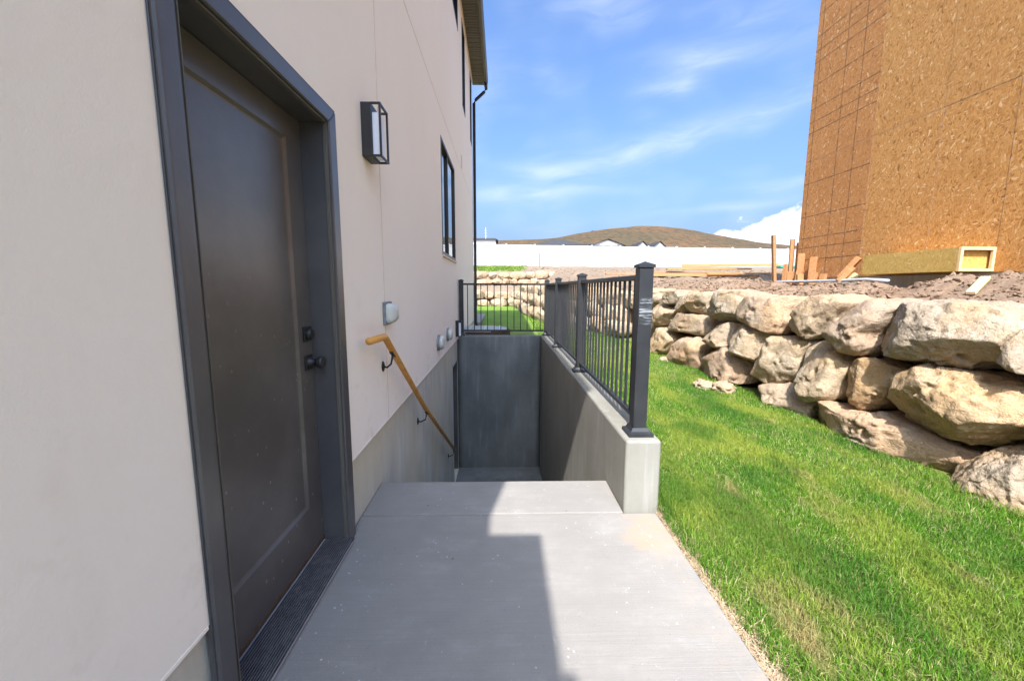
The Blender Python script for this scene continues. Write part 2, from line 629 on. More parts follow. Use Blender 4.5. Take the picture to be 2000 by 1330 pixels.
def mat_osb(name, cols, grid=False):
    k = Mat(name, 0.75, 0.2)
    p = k.pos()
    cb = k.N.new('ShaderNodeCombineXYZ')
    sx, sy, sz = k.sep(p)
    k.L.new(k.math('ADD', sy, sx), cb.inputs[0])
    k.L.new(sz, cb.inputs[1])
    q = cb.outputs[0]
    wob = k.noise(q, 5, 3, 0.5, 0, True)
    vm = k.N.new('ShaderNodeVectorMath')
    vm.operation = 'MULTIPLY_ADD'
    k.L.new(wob, vm.inputs[0])
    vm.inputs[1].default_value = (0.05, 0.05, 0)
    k.L.new(q, vm.inputs[2])
    q = vm.outputs[0]
    layers, edges = [], []
    for i, (ang, sa, sb) in enumerate(((1.35, 12, 38), (0.75, 14, 42), (1.95, 12, 40), (0.15, 15, 46))):
        mp = k.map(q, (sa, sb, 1), (0, 0, 0), (3.1 * i, 1.7 * i, 0))
        rt = k.map(q, (1, 1, 1), (0, 0, ang))
        k.L.new(rt, mp.node.inputs[0])
        n = k.N.new('ShaderNodeTexVoronoi')
        n.inputs['Scale'].default_value = 1.0
        k.L.new(mp, n.inputs['Vector'])
        layers.append(k.sep(n.outputs['Color'])[0])
        edges.append(n.outputs['Distance'])
    w1 = k.vor(q, 22, out='Color')
    s0, s1, s2 = k.sep(w1)
    f = k.mix(k.ramp(s0, [(0.45, 0), (0.47, 1)]), layers[0], layers[1])
    f = k.mix(k.ramp(s1, [(0.66, 0), (0.68, 1)]), f, layers[2])
    f = k.mix(k.ramp(s2, [(0.80, 0), (0.82, 1)]), f, layers[3])
    e = k.mix(k.ramp(s0, [(0.45, 0), (0.47, 1)]), edges[0], edges[1])
    e = k.mix(k.ramp(s1, [(0.66, 0), (0.68, 1)]), e, edges[2])
    dark, mid, lite, pale = cols
    c = k.ramp(f, [(0.0, dark), (0.10, mid), (0.50, k_mix(mid, lite)), (0.93, lite), (1.0, pale)])
    big = k.noise(p, 1.1, 4)
    c = k.mix(k.ramp(big, [(0.35, 0.30), (0.65, 0)]), c, mid)
    grain = k.noise(k.map(q, (70, 14, 1)), 1.0, 5, 0.65)
    c = k.mix(k.ramp(grain, [(0.4, 0.35), (0.6, 0)]), c, tuple(x * 0.55 for x in mid))
    c = k.mix(k.ramp(k.rnd(), [(0, 0.0), (1, 0.17)]), c, tuple(x * 0.62 for x in lite))
    chip = k.noise(k.map(q, (26, 60, 1), (0, 0, 0.4)), 1.0, 2)
    c = k.mix(k.ramp(chip, [(0.735, 0), (0.76, 0.8)]), c, tuple(x * 0.3 for x in dark))
    if grid:
        msk = None
        wv = k.math('MULTIPLY', k.math('SUBTRACT', k.noise(p, 1.2, 2), 0.5), 0.02)
        zz = k.math('ADD', sz, wv)
        for z0 in (1.94, 2.20, 2.41, 2.88, 3.60, 4.68, 4.90, 5.17, 5.66, 6.13, 6.36, 6.65, 7.1, 7.4, 7.7):
            d = k.math('ABSOLUTE', k.math('SUBTRACT', zz, z0))
            msk = d if msk is None else k.math('MINIMUM', msk, d)
        for y0 in (8.07, 8.48, 9.18):
            d = k.math('MULTIPLY', k.math('ABSOLUTE', k.math('SUBTRACT', sy, y0)), 1.1)
            msk = k.math('MINIMUM', msk, d)
        ln = k.ramp(msk, [(0.006, 0.8), (0.013, 0)])
        br = k.ramp(k.noise(p, 9, 3), [(0.3, 0.35), (0.55, 1)])
        c = k.mix(k.math('MULTIPLY', ln, br), c, (0.06, 0.04, 0.03))
    k.color(c)
    k.normal(k.bump(k.math('ADD', f, k.math('MULTIPLY', e, -0.5)), 0.35, 0.006))
    return k.m


def mat_boulder():
    k = Mat('sandstone_boulder', 0.9, 0.12)
    o = k.obj()
    p = k.pos()
    r = k.rnd()
    base = k.ramp(r, [(0.0, (0.37, 0.255, 0.155)), (0.22, (0.43, 0.32, 0.22)), (0.45, (0.40, 0.285, 0.185)),
                      (0.62, (0.45, 0.335, 0.22)), (0.80, (0.36, 0.275, 0.20)), (1.0, (0.43, 0.30, 0.18))])
    base = k.mix(1.0, base, k.N.new('ShaderNodeObjectInfo').outputs['Color'], 'MULTIPLY')
    oc = k.noise(p, 2.6, 6, 0.6, 0.4)
    c = k.mix(k.ramp(oc, [(0.49, 0), (0.72, 0.45)]), base, (0.45, 0.265, 0.095))
    gr = k.noise(k.map(p, loc=(4, 9, 2)), 2.0, 6, 0.6, 0.3)
    c = k.mix(k.ramp(gr, [(0.48, 0), (0.68, 0.55)]), c, (0.30, 0.27, 0.225))
    pale = k.noise(k.map(p, loc=(1, 3, 8)), 4.5, 7, 0.65)
    c = k.mix(k.ramp(pale, [(0.50, 0), (0.74, 0.55)]), c, (0.50, 0.41, 0.30))
    dk = k.noise(p, 11, 8, 0.7)
    c = k.mix(k.ramp(dk, [(0.28, 0.55), (0.46, 0)]), c, (0.17, 0.115, 0.066))
    fine = k.noise(p, 60, 6, 0.7)
    c = k.mix(k.ramp(fine, [(0.30, 0.5), (0.52, 0)]), c, (0.16, 0.12, 0.078))
    c = k.mix(k.ramp(fine, [(0.56, 0), (0.75, 0.35)]), c, (0.56, 0.48, 0.37))
    k.color(c)
    h1 = k.noise(p, 16, 5, 0.68)
    h2 = k.noise(p, 85, 4, 0.7)
    cr = k.noise(k.map(p, (1, 1.2, 3.0), rot=(0.25, 0, 0)), 5.5, 3, 0.6, 0.8)
    crk = k.ramp(cr, [(0.47, 1), (0.5, 0), (0.53, 1)])
    n = k.bump(h2, 0.5, 0.008)
    n = k.bump(h1, 0.75, 0.035, n)
    k.normal(k.bump(crk, 0.35, 0.02, n))
    return k.m


def mat_dirt():
    k = Mat('dry_dirt', 0.96, 0.08)
    p = k.pos()
    a = k.noise(p, 1.4, 7, 0.65)
    c = k.mix(k.ramp(a, [(0.32, 0), (0.68, 1)]), (0.185, 0.116, 0.075), (0.262, 0.186, 0.131))
    b = k.noise(p, 22, 7, 0.7)
    c = k.mix(k.ramp(b, [(0.30, 0.6), (0.5, 0)]), c, (0.110, 0.068, 0.044))
    c = k.mix(k.ramp(b, [(0.55, 0), (0.72, 0.55)]), c, (0.31, 0.24, 0.185))
    y = k.sep(p)[1]
    far = k.ramp(k.math('DIVIDE', k.math('SUBTRACT', y, 8.0), 8.0), [(0, 0), (1, 0.7)])
    c = k.mix(far, c, (0.235, 0.178, 0.128))
    k.color(c)
    k.normal(k.bump(k.noise(p, 70, 5, 0.7), 0.5, 0.01, k.bump(b, 0.6, 0.03)))
    return k.m


def mat_lawn_soil():
    k = Mat('lawn_soil', 0.95, 0.08)
    p = k.pos()
    a = k.noise(p, 30, 6, 0.65)
    c = k.mix(k.ramp(a, [(0.35, 0), (0.65, 1)]), (0.085, 0.115, 0.025), (0.17, 0.17, 0.06))
    sx, sy, sz = k.sep(p)
    far = k.ramp(k.math('DIVIDE', k.math('SUBTRACT', sy, 6.0), 8.0), [(0, 0), (1, 1)])
    f = k.noise(p, 2.0, 6, 0.6)
    c = k.mix(far, c, k.mix(k.ramp(f, [(0.35, 0), (0.65, 1)]), (0.12, 0.20, 0.03), (0.17, 0.25, 0.05)))
    k.color(c)
    k.normal(k.bump(a, 0.6, 0.02))
    return k.m


def mat_grass():
    k = Mat('grass_blades', 0.6, 0.10)
    p = k.pos()
    at = k.N.new('ShaderNodeAttribute')
    at.attribute_name = 'rnd'
    r = at.outputs['Fac']
    c = k.ramp(r, [(0.0, (0.040, 0.125, 0.009)), (0.35, (0.082, 0.212, 0.014)), (0.70, (0.145, 0.290, 0.024)),
                   (0.86, (0.27, 0.37, 0.075)), (0.93, (0.46, 0.42, 0.19)), (1.0, (0.56, 0.47, 0.26))])
    a = k.noise(k.map(p, (1.5, 0.6, 1)), 1.15, 5, 0.6, 0.4)
    c = k.mix(k.ramp(a, [(0.45, 0), (0.60, 0.80)]), c, (0.300, 0.345, 0.052))
    b = k.noise(k.map(p, (1.6, 0.7, 1), loc=(6, 2, 0)), 2.1, 5, 0.65)
    c = k.mix(k.ramp(b, [(0.57, 0), (0.70, 0.80)]), c, (0.43, 0.31, 0.15))
    d = k.noise(k.map(p, (1.2, 0.7, 1), loc=(2, 8, 0)), 1.5, 4)
    c = k.mix(k.ramp(d, [(0.48, 0), (0.60, 0.65)]), c, (0.042, 0.150, 0.018))
    k.color(c)
    tr = k.N.new('ShaderNodeBsdfTranslucent')
    k.L.new(c, tr.inputs['Color'])
    mx = k.N.new('ShaderNodeMixShader')
    mx.inputs[0].default_value = 0.3
    k.L.new(k.b.outputs[0], mx.inputs[1])
    k.L.new(tr.outputs[0], mx.inputs[2])
    k.L.new(mx.outputs[0], k.N['Material Output'].inputs['Surface'])
    return k.m


def mat_hill():
    k = Mat('sagebrush_hill', 0.95, 0.05)
    p = k.pos()
    a = k.noise(p, 0.02, 5, 0.6)
    c = k.mix(k.ramp(a, [(0.40, 0), (0.62, 1)]), (0.098, 0.071, 0.042), (0.140, 0.080, 0.043))
    b = k.noise(k.map(p, (1, 0.25, 1)), 0.33, 5, 0.75)
    c = k.mix(k.ramp(b, [(0.46, 0), (0.56, 0.85)]), c, (0.058, 0.050, 0.033))
    z = k.sep(p)[2]
    d = k.math('ABSOLUTE', k.math('SUBTRACT', z, k.math('ADD', 47.0, k.math('MULTIPLY', k.noise(p, 0.02, 2), 8.0))))
    c = k.mix(k.ramp(d, [(0.4, 0.5), (1.0, 0)]), c, (0.24, 0.165, 0.11))
    k.color(c)
    k.normal(k.bump(b, 0.5, 0.8))
    return k.m


def mat_mat():
    k = Mat('ribbed_rubber', 0.75, 0.3)
    p = k.pos()
    d = k.noise(p, 30, 6, 0.7)
    sx = k.sep(p)[0]
    rb = k.math('SINE', k.math('MULTIPLY', sx, 2 * math.pi / 0.0095))
    c = k.mix(k.ramp(d, [(0.45, 0), (0.75, 0.7)]), (0.030, 0.030, 0.033), (0.16, 0.15, 0.145))
    c = k.mix(k.ramp(rb, [(0.2, 0.0), (0.8, 0.75)]), c, (0.20, 0.20, 0.21))
    k.color(c)
    k.normal(k.bump(rb, 0.7, 0.004))
    return k.m


def mat_glass():
    k = Mat('window_glass', 0.02, 1.0)
    k.color((0.012, 0.014, 0.018))
    k.b.inputs['IOR'].default_value = 1.9
    n = k.noise(k.pos(), 1.3, 2)
    k.normal(k.bump(n, 0.02, 0.02))
    return k.m


MT = dict(
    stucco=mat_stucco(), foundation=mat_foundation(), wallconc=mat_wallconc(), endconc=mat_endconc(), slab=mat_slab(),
    door=mat_paint('bronze_door_paint', (0.082, 0.075, 0.069), 0.30, 0.25, True, 0.7, 0.02),
    casing=mat_paint('bronze_trim_paint', (0.068, 0.065, 0.067), 0.34, 0.18, False, 0.6, 0.05),
    blackmetal=mat_paint('black_powder_coat', (0.013, 0.013, 0.014), 0.45, 0.06),
    railing=mat_paint('charcoal_railing_paint', (0.017, 0.018, 0.022), 0.45, 0.08, False, 0.5, 0.04),
    soffit=mat_plain('soffit_metal', (0.095, 0.085, 0.068), 0.5),
    fascia=mat_plain('fascia_metal', (0.12, 0.108, 0.088), 0.5),
    darkroof=mat_plain('asphalt_shingle', (0.055, 0.055, 0.058), 0.9, 0.1, 0, 0.3, 20),
    trim=mat_plain('cream_trim', (0.62, 0.53, 0.42), 0.7),
    glass=mat_glass(),
    diffuser=mat_plain('opal_diffuser', (0.80, 0.82, 0.90), 0.45, 0.4, 0, 0.02),
    mat=mat_mat(),
    handrail=mat_wood('handrail_oak', (0.56, 0.25, 0.05), (0.68, 0.35, 0.09), 1, 0.45),
    lumber=mat_wood('framing_lumber', (0.40, 0.185, 0.070), (0.53, 0.285, 0.125), 1, 0.7),
    lumber_up=mat_wood('framing_lumber_upright', (0.36, 0.150, 0.055), (0.49, 0.240, 0.105), 2, 0.7),
    pale_lumber=mat_wood('pale_lumber', (0.66, 0.46, 0.22), (0.76, 0.56, 0.30), 1, 0.7),
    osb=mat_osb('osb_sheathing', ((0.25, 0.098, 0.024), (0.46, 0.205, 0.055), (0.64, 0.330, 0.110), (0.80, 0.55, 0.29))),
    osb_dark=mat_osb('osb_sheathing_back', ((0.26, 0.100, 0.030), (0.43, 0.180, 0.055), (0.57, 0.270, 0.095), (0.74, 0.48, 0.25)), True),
    osb_yellow=mat_osb('osb_box', ((0.40, 0.22, 0.05), (0.52, 0.32, 0.08), (0.62, 0.42, 0.13), (0.74, 0.58, 0.28))),
    boulder=mat_boulder(), dirt=mat_dirt(), lawn_soil=mat_lawn_soil(), grass=mat_grass(), hill=mat_hill(),
    vinyl=mat_plain('white_vinyl', (0.42, 0.425, 0.43), 0.45, 0.4, 0, 0.01),
    vent_white=mat_plain('vent_plastic', (0.52, 0.53, 0.48), 0.45, 0.4, 0, 0.03),
    vent_grey=mat_plain('vent_flange', (0.20, 0.22, 0.24), 0.6, 0.3, 0, 0.2, 40),
    galv=mat_plain('galvanised_steel', (0.50, 0.51, 0.52), 0.45, 0.5, 0.3, 0.15, 12),
    pvc=mat_plain('grey_conduit', (0.38, 0.385, 0.39), 0.5),
    rust=mat_plain('rusty_steel', (0.10, 0.065, 0.045), 0.8, 0.2, 0.2, 0.3, 20),
    white_wall=mat_plain('white_siding', (0.74, 0.75, 0.76), 0.7, 0.2, 0, 0.03),
    green_tarp=mat_plain('green_tarp', (0.05, 0.33, 0.20), 0.5, 0.3, 0, 0.15),
    shrub=mat_plain('juniper_foliage', (0.045, 0.062, 0.030), 0.9, 0.1, 0, 0.4, 2),
    dark_void=mat_plain('dark_interior', (0.02, 0.02, 0.022), 0.9, 0.1),
)


# ------------------------------------------------------------------ terrain
WBY = np.array([-8, 0, 2, 5, 7, 8.1, 9.4, 10.4, 12.7, 13.3, 14.4, 17, 20, 24])
WBX = np.array([2.95, 2.98, 3.0, 3.03, 3.05, 3.03, 2.74, 2.42, 1.42, 1.20, 0.95, 0.72, 0.62, 0.60])


def wall_foot(y):
    return np.interp(y, WBY, WBX)


def lawn_z(y):
    y = np.asarray(y, float)
    return np.interp(y, [-10, 6, 17, 24], [-0.025, -0.015, 0.34, 0.37])


def smooth(t):
    t = np.clip(t, 0, 1)
    return t * t * (3 - 2 * t)


def dirt_z(x, y, fine=True):
    x = np.asarray(x, float)
    y = np.asarray(y, float)
    s = np.maximum(x - wall_foot(y), y - 20.75)
    top = np.interp(y, [0, 3, 5, 8, 20], [1.07, 1.09, 1.13, 1.16, 1.16])
    ramp = np.interp(y, [0, 6, 9, 22.5, 34.5, 60], [1.22, 1.30, 1.40, 2.28, 3.09, 3.2])
    z = lawn_z(y) - 0.15 + smooth((s - 0.42) / 0.25) * (top - lawn_z(y) + 0.15)
    z = z + (ramp - top) * smooth((s - 0.7) / 2.2)
    # ledge between the two far boulder tiers
    ledge = smooth((2.6 - x) / 1.2) * smooth((y - 20.6) / 0.3)
    zl = np.interp(y, [20.9, 22.35], [1.15, 1.42]) + 0.75 * smooth((y - 22.45) / 0.25) + np.interp(y, [22.7, 34.5], [0.0, 0.92])
    zl = np.where(y > 34.5, 3.09, zl)
    z = np.where(s > 0.5, z * (1 - ledge) + zl * ledge, z)
    if fine:
        q = p3(x, y)
        near = np.clip(1.25 - (y - 6) / 20, 0.35, 1.2) * smooth((s - 0.55) / 0.3)
        bumps = 0.075 * fbm(q * 1.6, 5, 3, 0.55) + 0.022 * np.abs(fbm(q * 11, 3, 8)) + 0.012 * fbm(q * 30, 2, 9)
        z = z + bumps * near
        # spoil heaped along the unfinished house, with a washed-out hollow
        z = z + 0.17 * np.exp(-((x - 5.75) / 0.45) ** 2) * smooth((5.6 - y) / 0.9) * (0.6 + 0.5 * fbm(q * 2.2, 3, 5))
        z = z - 0.16 * np.exp(-((x - 6.5) / 0.35) ** 2 - ((y - 6.7) / 0.6) ** 2)
    return z


def terrain():
    xs = np.concatenate([np.linspace(-14, -2, 14)[:-1], np.linspace(-2, 2.7, 50)[:-1], np.linspace(2.7, 7.2, 105)[:-1],
                         np.linspace(7.2, 12, 40)[:-1], np.linspace(12, 24, 45)[:-1], np.linspace(24, 46, 12)])
    ys = np.concatenate([np.linspace(-6, 1.8, 22)[:-1], np.linspace(1.8, 10.5, 185)[:-1], np.linspace(10.5, 24, 120)[:-1],
                         np.linspace(24, 36, 40)[:-1], np.linspace(36, 48, 7)])
    X, Y = np.meshgrid(xs, ys)
    z = dirt_z(X.ravel(), Y.ravel())
    s = np.maximum(X - wall_foot(Y), Y - 20.75)
    nx, ny = len(xs), len(ys)
    idx = np.arange(nx * ny).reshape(ny, nx)
    f = np.stack([idx[:-1, :-1], idx[:-1, 1:], idx[1:, 1:], idx[1:, :-1]], -1)
    keep = np.maximum(np.maximum(s[:-1, :-1], s[:-1, 1:]), np.maximum(s[1:, :-1], s[1:, 1:])) > 0.0
    me = fast_mesh('dirt_yard', np.stack([X.ravel(), Y.ravel(), z], -1), f[keep], True)
    link('dirt_yard', me, MT['dirt'], kind='structure')

    # lawn bed, left open where the house, the walk and the stairwell are
    xs = np.array([-14, -10, -6, -3, -0.8, -0.3, 0.2, 0.6, 0.905, 1.2, 1.6, 2.0, 2.4, 2.8, 3.2, 3.6])
    ys = np.concatenate([np.linspace(-6, 2.0, 9), [2.21], np.linspace(3, 7, 5), [7.49], np.linspace(8, 11.4, 5), np.linspace(12, 21.2, 12)])
    X, Y = np.meshgrid(xs, ys)
    z = lawn_z(Y.ravel())
    nx, ny = len(xs), len(ys)
    idx = np.arange(nx * ny).reshape(ny, nx)
    f = np.stack([idx[:-1, :-1], idx[:-1, 1:], idx[1:, 1:], idx[1:, :-1]], -1)
    cx = (X[:-1, :-1] + X[1:, 1:]) / 2
    cy = (Y[:-1, :-1] + Y[1:, 1:]) / 2
    keep = ~((cx < 0.905) & (cy < 7.49)) & ~((cx < -0.8) & (cy < 11.4))
    me = fast_mesh('lawn', np.stack([X.ravel(), Y.ravel(), z], -1), f[keep], True)
    link('lawn', me, MT['lawn_soil'], kind='structure')

    # the land beyond, out to the horizon
    R = 3500
    v, fc = [], []

    def quad(x0, x1, y0, y1, zz):
        n = len(v)
        v.extend([(x0, y0, zz), (x1, y0, zz), (x1, y1, zz), (x0, y1, zz)])
        fc.append((n, n + 1, n + 2, n + 3))
    quad(-R, R, 47.5, R, 3.05)
    quad(45.5, R, -R, 47.5, 2.9)
    quad(-R, -13.5, -R, 47.5, -0.04)
    quad(-13.5, 45.5, -R, -5.5, -0.06)
    link('ground', data_mesh('ground', v, fc), MT['dirt'], kind='structure')


terrain()


def hill():
    az_t = [-1.2, -0.4, -0.0617, 0.0247, 0.1234, 0.2077, 0.2664, 0.3235, 0.3789, 0.4323, 0.4838, 0.5328, 0.5793, 0.6317, 0.75, 1.0, 1.3]
    el_t = [0.07, 0.095, 0.1046, 0.1070, 0.1100, 0.1255, 0.1318, 0.1345, 0.1300, 0.1221, 0.1087, 0.0978, 0.0882, 0.0805, 0.075, 0.07, 0.06]
    azs = np.linspace(-1.2, 1.3, 320)
    rs = np.concatenate([np.linspace(130, 420, 60), np.linspace(430, 700, 14)])
    A, Rr = np.meshgrid(azs, rs)
    el = np.interp(A, az_t, el_t)
    k = np.hanning(9)
    k /= k.sum()
    el = np.apply_along_axis(lambda r: np.convolve(np.pad(r, 4, mode='edge'), k, 'valid'), 1, el)
    peak = 1.3 + 420 * np.tan(el)
    t = smooth((Rr - 120) / 300)
    z = 3.0 + (peak - 3.0) * t - np.maximum(Rr - 420, 0) * 0.12
    X, Y = Rr * np.sin(A), Rr * np.cos(A)
    z = z + 1.2 * fbm(p3(X.ravel() * 0.03, Y.ravel() * 0.03), 4, 4).reshape(z.shape) * t * (1 - smooth((Rr - 330) / 90) * 0.75)
    nx, ny = len(azs), len(rs)
    idx = np.arange(nx * ny).reshape(ny, nx)
    f = np.stack([idx[:-1, :-1], idx[:-1, 1:], idx[1:, 1:], idx[1:, :-1]], -1).reshape(-1, 4)
    link('hill', fast_mesh('hill', np.stack([X.ravel(), Y.ravel(), z.ravel()], -1), f, True), MT['hill'], kind='structure')
    # a few junipers on the skyline
    names = ['first dark juniper from the left on the hill skyline', 'second dark juniper from the left on the hill skyline, the widest',
             'third dark juniper from the left on the hill skyline', 'fourth dark juniper from the left on the hill skyline', 'rightmost dark juniper on the hill skyline, nearest the summit']
    for i, (a, e, w) in enumerate(((0.2035, 0.1262, 1.6), (0.2165, 0.1275, 2.3), (0.2310, 0.1288, 1.7), (0.2600, 0.1316, 1.3), (0.2750, 0.1326, 1.8))):
        r = 405.0
        x, y, z0 = r * math.sin(a), r * math.cos(a), 1.3 + r * math.tan(e) - 1.2
        t = empty('juniper', (x, y, z0), names[i], 'shrub', 'junipers on the hill')
        n = 420
        d = RNG.normal(size=(n, 3))
        d /= np.linalg.norm(d, axis=1)[:, None]
        c = d * (RNG.random(n) ** 0.4)[:, None] * np.array([w, w, w * 0.8]) * (1 + 0.25 * vnoise(d * 2.0, i))[:, None] + np.array([0, 0, w * 0.75])
        a1 = RNG.normal(size=(n, 3)) * 0.30
        a2 = RNG.normal(size=(n, 3)) * 0.30
        vv = np.stack([c - a1, c + a1, c + a2], 1).reshape(-1, 3)
        link('crown', fast_mesh('crown', vv, np.arange(3 * n).reshape(-1, 3)), MT['shrub'], t, (x, y, z0))
        vs, fs = tube_verts([(0, 0, -1), (0, 0, w * 0.7)], [0.25, 0.12], 6)
        link('trunk', data_mesh('trunk', vs, fs), MT['rust'], t, (x, y, z0))


hill()

# ------------------------------------------------------------------ walkway, stairs, stairwell walls
XW = -0.79          # stucco face
XF = -0.81          # foundation face
CI, CO = 0.715, 0.922   # stair wall inner and outer faces
CT = 0.43           # its top
Y0, Y1 = 2.21, 7.30     # its front end, and the inner face of its far end


def slab_piece(name, y0, y1, parent, x1, z1=0.0, nosing=False):
    bm = bmesh.new()
    c = ((XF + x1) / 2, (y0 + y1) / 2, z1 - 0.12)
    bm_box(bm, XF - c[0] + 0.004, x1 - c[0], y0 - c[1], y1 - c[1], 0, 0.12, 0.007, 2)
    return link(name, bm_mesh(name, bm), MT['slab'], parent, c)


walk = empty('walkway', (0, 0, 0))
walk['kind'] = 'structure'
for ya, yb in ((-5.5, -2.6), (-2.592, -0.4), (-0.392, 2.194)):
    slab_piece('slab', ya, yb, walk, 0.9)

st = empty('basement_stairs', (0, 2.2, 0), 'grey concrete stairs going down beside the house between foundation and stair wall', 'stairs')
slab_piece('top_step', 2.203, 2.60, st, CI - 0.003)
RISE, RUN, NST = 2.07 / 12, 0.272, 11
stepm = None
for i in range(NST):
    ya = 2.60 + i * RUN
    zt = -(i + 1) * RISE
    c = ((XF + CI) / 2, ya + RUN / 2, zt - 0.5)
    if stepm is None:
        bm = bmesh.new()
        bm_box(bm, XF - c[0] + 0.004, CI - c[0] - 0.003, -RUN / 2, RUN / 2 - 0.002, 0, 0.5, 0.008, 2)
        stepm = bm_mesh('step', bm)
    link('step', stepm, MT['slab'], st, c)
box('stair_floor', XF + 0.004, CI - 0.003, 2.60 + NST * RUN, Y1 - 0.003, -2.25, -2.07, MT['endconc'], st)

sw = empty('stairwell_wall', ((CI + CO) / 2, Y0, 0), 'pale grey plastered concrete wall round the basement stairwell, rounded top', 'wall')
for nm, args in (('side_wall', (CI, CO, Y0, 7.5)), ('end_wall', (XF + 0.004, CI - 0.002, Y1, 7.497))):
    x0, x1, y0, y1 = args
    bm = bmesh.new()
    c = ((x0 + x1) / 2, (y0 + y1) / 2, -2.3)
    vs = [bm.verts.new(p) for p in ((x0 - c[0], y0 - c[1], 0), (x1 - c[0], y0 - c[1], 0), (x1 - c[0], y1 - c[1], 0), (x0 - c[0], y1 - c[1], 0),
                                    (x0 - c[0], y0 - c[1], CT + 2.3), (x1 - c[0], y0 - c[1], CT + 2.3), (x1 - c[0], y1 - c[1], CT + 2.3), (x0 - c[0], y1 - c[1], CT + 2.3))]
    fs = [bm.faces.new([vs[i] for i in f]) for f in ((0, 3, 2, 1), (4, 5, 6, 7), (0, 1, 5, 4), (1, 2, 6, 5), (2, 3, 7, 6), (3, 0, 4, 7))]
    es = [e for e in bm.edges if (e.verts[0].co.z > 1 and e.verts[1].co.z > 1)]
    if nm == 'side_wall':
        es += [e for e in bm.edges if abs(e.verts[0].co.z - e.verts[1].co.z) > 1 and e.verts[0].co.y < 0]
    bmesh.ops.bevel(bm, geom=es, offset=0.018, segments=4, affect='EDGES', profile=0.5)
    # uneven hand-floated surface
    bmesh.ops.subdivide_edges(bm, edges=[e for e in bm.edges if e.calc_length() > 1.0], cuts=14, use_grid_fill=True)
    for v in bm.verts:
        w = v.co + Vector(c)
        n = fbm(np.array([[w.x * 2, w.y * 2.2, w.z * 2]]), 2, 31)[0] * 0.004
        v.co.x += n
        if w.z > 0.3:
            v.co.z += n * 0.8
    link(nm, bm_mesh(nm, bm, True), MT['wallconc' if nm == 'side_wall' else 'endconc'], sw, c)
for o in sw.children:
    md = o.modifiers.new('ws', 'WEIGHTED_NORMAL')


# ------------------------------------------------------------------ house on the left
def panel_with_holes(name, xf, y0, y1, z0, z1, holes, depth, mat, parent):
    """flat wall face at x = xf looking towards +X, with reveals going back 'depth'"""
    ys = sorted({y0, y1, *[h[0] for h in holes], *[h[1] for h in holes]})
    zs = sorted({z0, z1, *[h[2] for h in holes], *[h[3] for h in holes]})
    v, f = [], []

    def add(*pts):
        n = len(v)
        v.extend(pts)
        f.append(tuple(range(n, n + len(pts))))
    for a, b in zip(ys, ys[1:]):
        for c, d in zip(zs, zs[1:]):
            my, mz = (a + b) / 2, (c + d) / 2
            if any(h[0] < my < h[1] and h[2] < mz < h[3] for h in holes):
                continue
            add((xf, a, c), (xf, b, c), (xf, b, d), (xf, a, d))
    for h in holes:
        a, b, c, d = h[:4]
        xb = xf - depth
        add((xf, a, c), (xf, a, d), (xb, a, d), (xb, a, c))
        add((xf, b, d), (xf, b, c), (xb, b, c), (xb, b, d))
        if d < z1 - 0.001:
            add((xf, a, d), (xf, b, d), (xb, b, d), (xb, a, d))
        if c > z0 + 0.001 or len(h) > 4:
            add((xf, b, c), (xf, a, c), (xb, a, c), (xb, b, c))
    return link(name, data_mesh(name, v, f), mat, parent, (0, 0, 0))


HY0, HY1 = -1.18, 11.50
house = empty('house', (-5, 5, 0), 'two storey cream stucco house with dark bronze door, windows and brown soffit', 'house')
DOOR = (1.074, 1.958, 0.0, 2.050)
WINS = [(5.52, 7.05, 1.74, 3.25), (5.9, 7.93, 5.84, 6.56), (8.68, 9.30, 4.92, 6.54), (10.70, 11.17, 4.95, 6.56)]
EAVE = 6.72
panel_with_holes('wall', XW, HY0, HY1, 0.395, EAVE, [(DOOR[0], DOOR[1], 0.395, DOOR[3])] + WINS, 0.10, MT['stucco'], house)
panel_with_holes('foundation', XF, HY0 + 0.02, HY1 - 0.02, -2.4, 0.405, [(DOOR[0], DOOR[1], 0.0, 0.405), (6.60, 7.27, -2.07, 0.0)], 0.14, MT['foundation'], house)
# other sides of the house
v = [(XW, HY0, -0.1), (-9, HY0, -0.1), (-9, HY0, EAVE), (XW, HY0, EAVE), (XW, HY1, -0.1), (-9, HY1, -0.1), (-9, HY1, EAVE), (XW, HY1, EAVE)]
link('outer_wall', data_mesh('outer_wall', v, [(1, 0, 3, 2), (4, 5, 6, 7), (5, 1, 2, 6)]), MT['stucco'], house, (0, 0, 0))
# stucco drip lip at the bottom edge
for ya, yb in ((HY0, 1.000), (2.036, HY1)):
    box('drip_edge', XF - 0.01, XW + 0.0015, ya, yb, 0.386, 0.396, MT['stucco'], house)
# control joints
box('control_joint', XW - 0.004, XW + 0.0022, 2.755 - 0.004, 2.755 + 0.004, 0.40, EAVE - 0.06, MT['trim'], house)
box('control_joint', XW - 0.004, XW + 0.0018, 2.760, HY1 - 0.02, 3.576, 3.582, MT['trim'], house)


